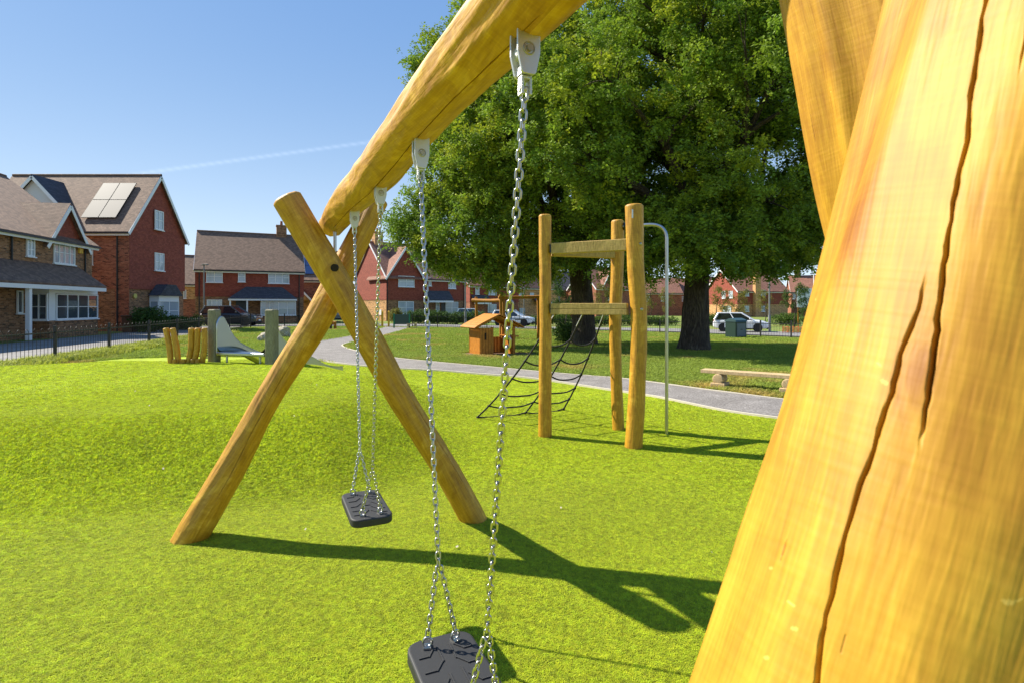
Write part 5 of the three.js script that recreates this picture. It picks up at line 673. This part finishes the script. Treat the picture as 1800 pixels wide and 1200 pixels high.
function scatter(name, label, geo, material, pick, count, seed, scaleOf, tint) {
  const r = rng(seed), list = []; for (let i = 0; i < count; i++) { const q = pick(r); if (q) list.push(q); }
  const im = new THREE.InstancedMesh(geo, material, list.length), m = new THREE.Matrix4(), q = new THREE.Quaternion(), e = new THREE.Euler(), c = new THREE.Color();
  list.forEach(([x, z], i) => { const s = scaleOf(x, z, r); e.set((r() - 0.5) * 0.3, r() * 6.28, (r() - 0.5) * 0.3); m.compose(V(x, groundY(x, z) + 0.012, z), q.setFromEuler(e), V(s, s, s)); im.setMatrixAt(i, m); const k = tint(x, z, r); im.setColorAt(i, c.setRGB(k[0], k[1], k[2])); });
  im.name = name; im.castShadow = im.receiveShadow = true; scene.add(im); tag(im, label, 'grass', null, 'stuff'); return im;
}
let even = 0;                                           // an even spread of points, as a tufting machine sets them
const sector = (d0, d1, half) => (r) => { even++; const d = Math.sqrt(lerp(d0 * d0, d1 * d1, (even * 0.7548776662466927) % 1)), a = (((even * 0.5698402909980532) % 1) * 2 - 1) * half; return [Math.sin(a) * d, -Math.cos(a) * d]; };
const onTurf = ([x, z]) => polySD(turfEdge, x, z) < -0.03 ? [x, z] : null;
const keep = (q, r, share) => (r() < share(Math.hypot(q[0], q[1])) ? onTurf(q) : null);
const turfTint = (x, z, r) => { const p = 1 + 0.09 * N(x * 0.8, z * 0.8, 2) + 0.04 * N(x * 5, z * 5, 4), k = p * (0.5 + 0.88 * r()); return [k * (0.9 + 0.2 * r()), k, k]; };
const turfBlade = bladeGeo(12, 0.0095, 0.0028, 0.010, 1, 1.0), turfBladeMid = bladeGeo(12, 0.0095, 0.0036, 0.0145, 2, 1.0), turfBladeFar = bladeGeo(12, 0.011, 0.006, 0.027, 3, 1.0);
scatter('turf_pile', 'short lime green turf fibres nearest the viewer', turfBlade, mat.blade, (r) => keep(sector(1.6, 5.9, 0.84)(r), r, (d) => 1 - smooth(4.3, 5.9, d)), 300000, 1, (x, z, r) => 0.8 + 0.5 * r(), turfTint);
scatter('turf_pile', 'short lime green turf fibres on the mound face and middle ground', turfBladeMid, mat.blade, (r) => keep(sector(4.3, 10.5, 0.84)(r), r, (d) => smooth(4.3, 5.9, d) * (1 - smooth(7, 10.5, d))), 320000, 2, (x, z, r) => 0.8 + 0.5 * r(), turfTint);
scatter('turf_pile', 'short lime green turf fibres towards the path', turfBladeFar, mat.blade, (r) => keep(sector(7, 19, 0.86)(r), r, (d) => smooth(7, 10.5, d)), 175000, 3, (x, z, r) => 0.8 + 0.5 * r(), turfTint);
const pathPoly = [...pathNear, ...pathFar.slice().reverse()];
const lawnOk = ([x, z]) => (polySD(turfEdge, x, z) > 0.02 && polySD(pathPoly, x, z) > 0.03 && polySD(insideFence, x, z) < 0.3 && Math.hypot((x + 0.45) / 1.4, (z + 19.4) / 0.85) > 1) ? [x, z] : null;
const insideFence = [[-12.3, -6.5], [-13.1, -13], [-13.65, -16.4], [-14.5, -20], [-15.3, -23.6], [-16.9, -30], [-18.6, -36.5], [-20.2, -42.6], [-15, -43.4], [-7.9, -43.7], [0, -44.5], [7.3, -43], [11.75, -40], [13.7, -37], [16.2, -33], [20, -27.5], [26, -20], [26, 4], [-12, 4]];
const lawnTint = (x, z, r) => { const dry = smooth(0.05, 0.4, fbm(x * 0.35, z * 0.35, 3) + 0.12 * N(x * 2, z * 2)), k = 0.7 + 0.55 * r(); return [k * lerp(0.85, 1.45, dry), k * lerp(0.95, 0.98, dry), k * lerp(0.9, 1.9, dry)]; };
const grassBlade = bladeGeo(9, 0.06, 0.009, 0.045, 4, 0.7), grassFar = bladeGeo(9, 0.065, 0.02, 0.09, 5, 0.7);
scatter('lawn_grass', 'mown grass blades of the nearer lawn', grassBlade, mat.grassBlade, (r) => lawnOk(sector(9, 19 + 5 * r(), 0.8)(r)), 130000, 4, (x, z, r) => 0.6 + 0.7 * r(), lawnTint);
scatter('lawn_grass', 'mown grass blades of the farther lawn', grassFar, mat.grassBlade, (r) => lawnOk(sector(19 + 5 * r(), 46, 0.75)(r)), 100000, 5, (x, z, r) => 0.6 + 0.7 * r(), lawnTint);
// taller weeds along the left railing
scatter('verge_grass', 'taller grass and weeds along the left railing', bladeGeo(12, 0.16, 0.016, 0.07, 6, 0.8), mat.grassBlade, (r) => { const t = r(), x = lerp(-12.9, -17.5, t) + 0.1 + r() * r() * 1.2, z = lerp(-11, -33, t); return [x, z]; }, 9000, 6, (x, z, r) => 0.5 + r(), (x, z, r) => { const k = 0.8 + 0.5 * r(); return [k * 1.1, k * 1.05, k]; });
// a few fallen leaves on the turf
{ const r = rng(9), g = new THREE.PlaneGeometry(0.03, 0.02).rotateX(-Math.PI / 2); const list = []; for (let i = 0; i < 26; i++) { const q = onTurf(sector(2.2, 9, 0.8)(r)); if (q) list.push(q); } const im = new THREE.InstancedMesh(g, M({ color: lin(0.5, 0.45, 0.3), roughness: 0.9, side: THREE.DoubleSide }), list.length), m = new THREE.Matrix4(); list.forEach(([x, z], i) => { m.compose(V(x, groundY(x, z) + 0.034, z), new THREE.Quaternion().setFromEuler(new THREE.Euler(r() * 0.5, r() * 6, r() * 0.5)), V(1, 1, 1).multiplyScalar(0.25 + r() * 0.5)); im.setMatrixAt(i, m); }); im.name = 'fallen_leaves'; im.castShadow = true; scene.add(im); tag(im, 'scattered pale bits of leaf on the turf', 'leaves', null, 'stuff'); }

renderer.render(scene, camera);
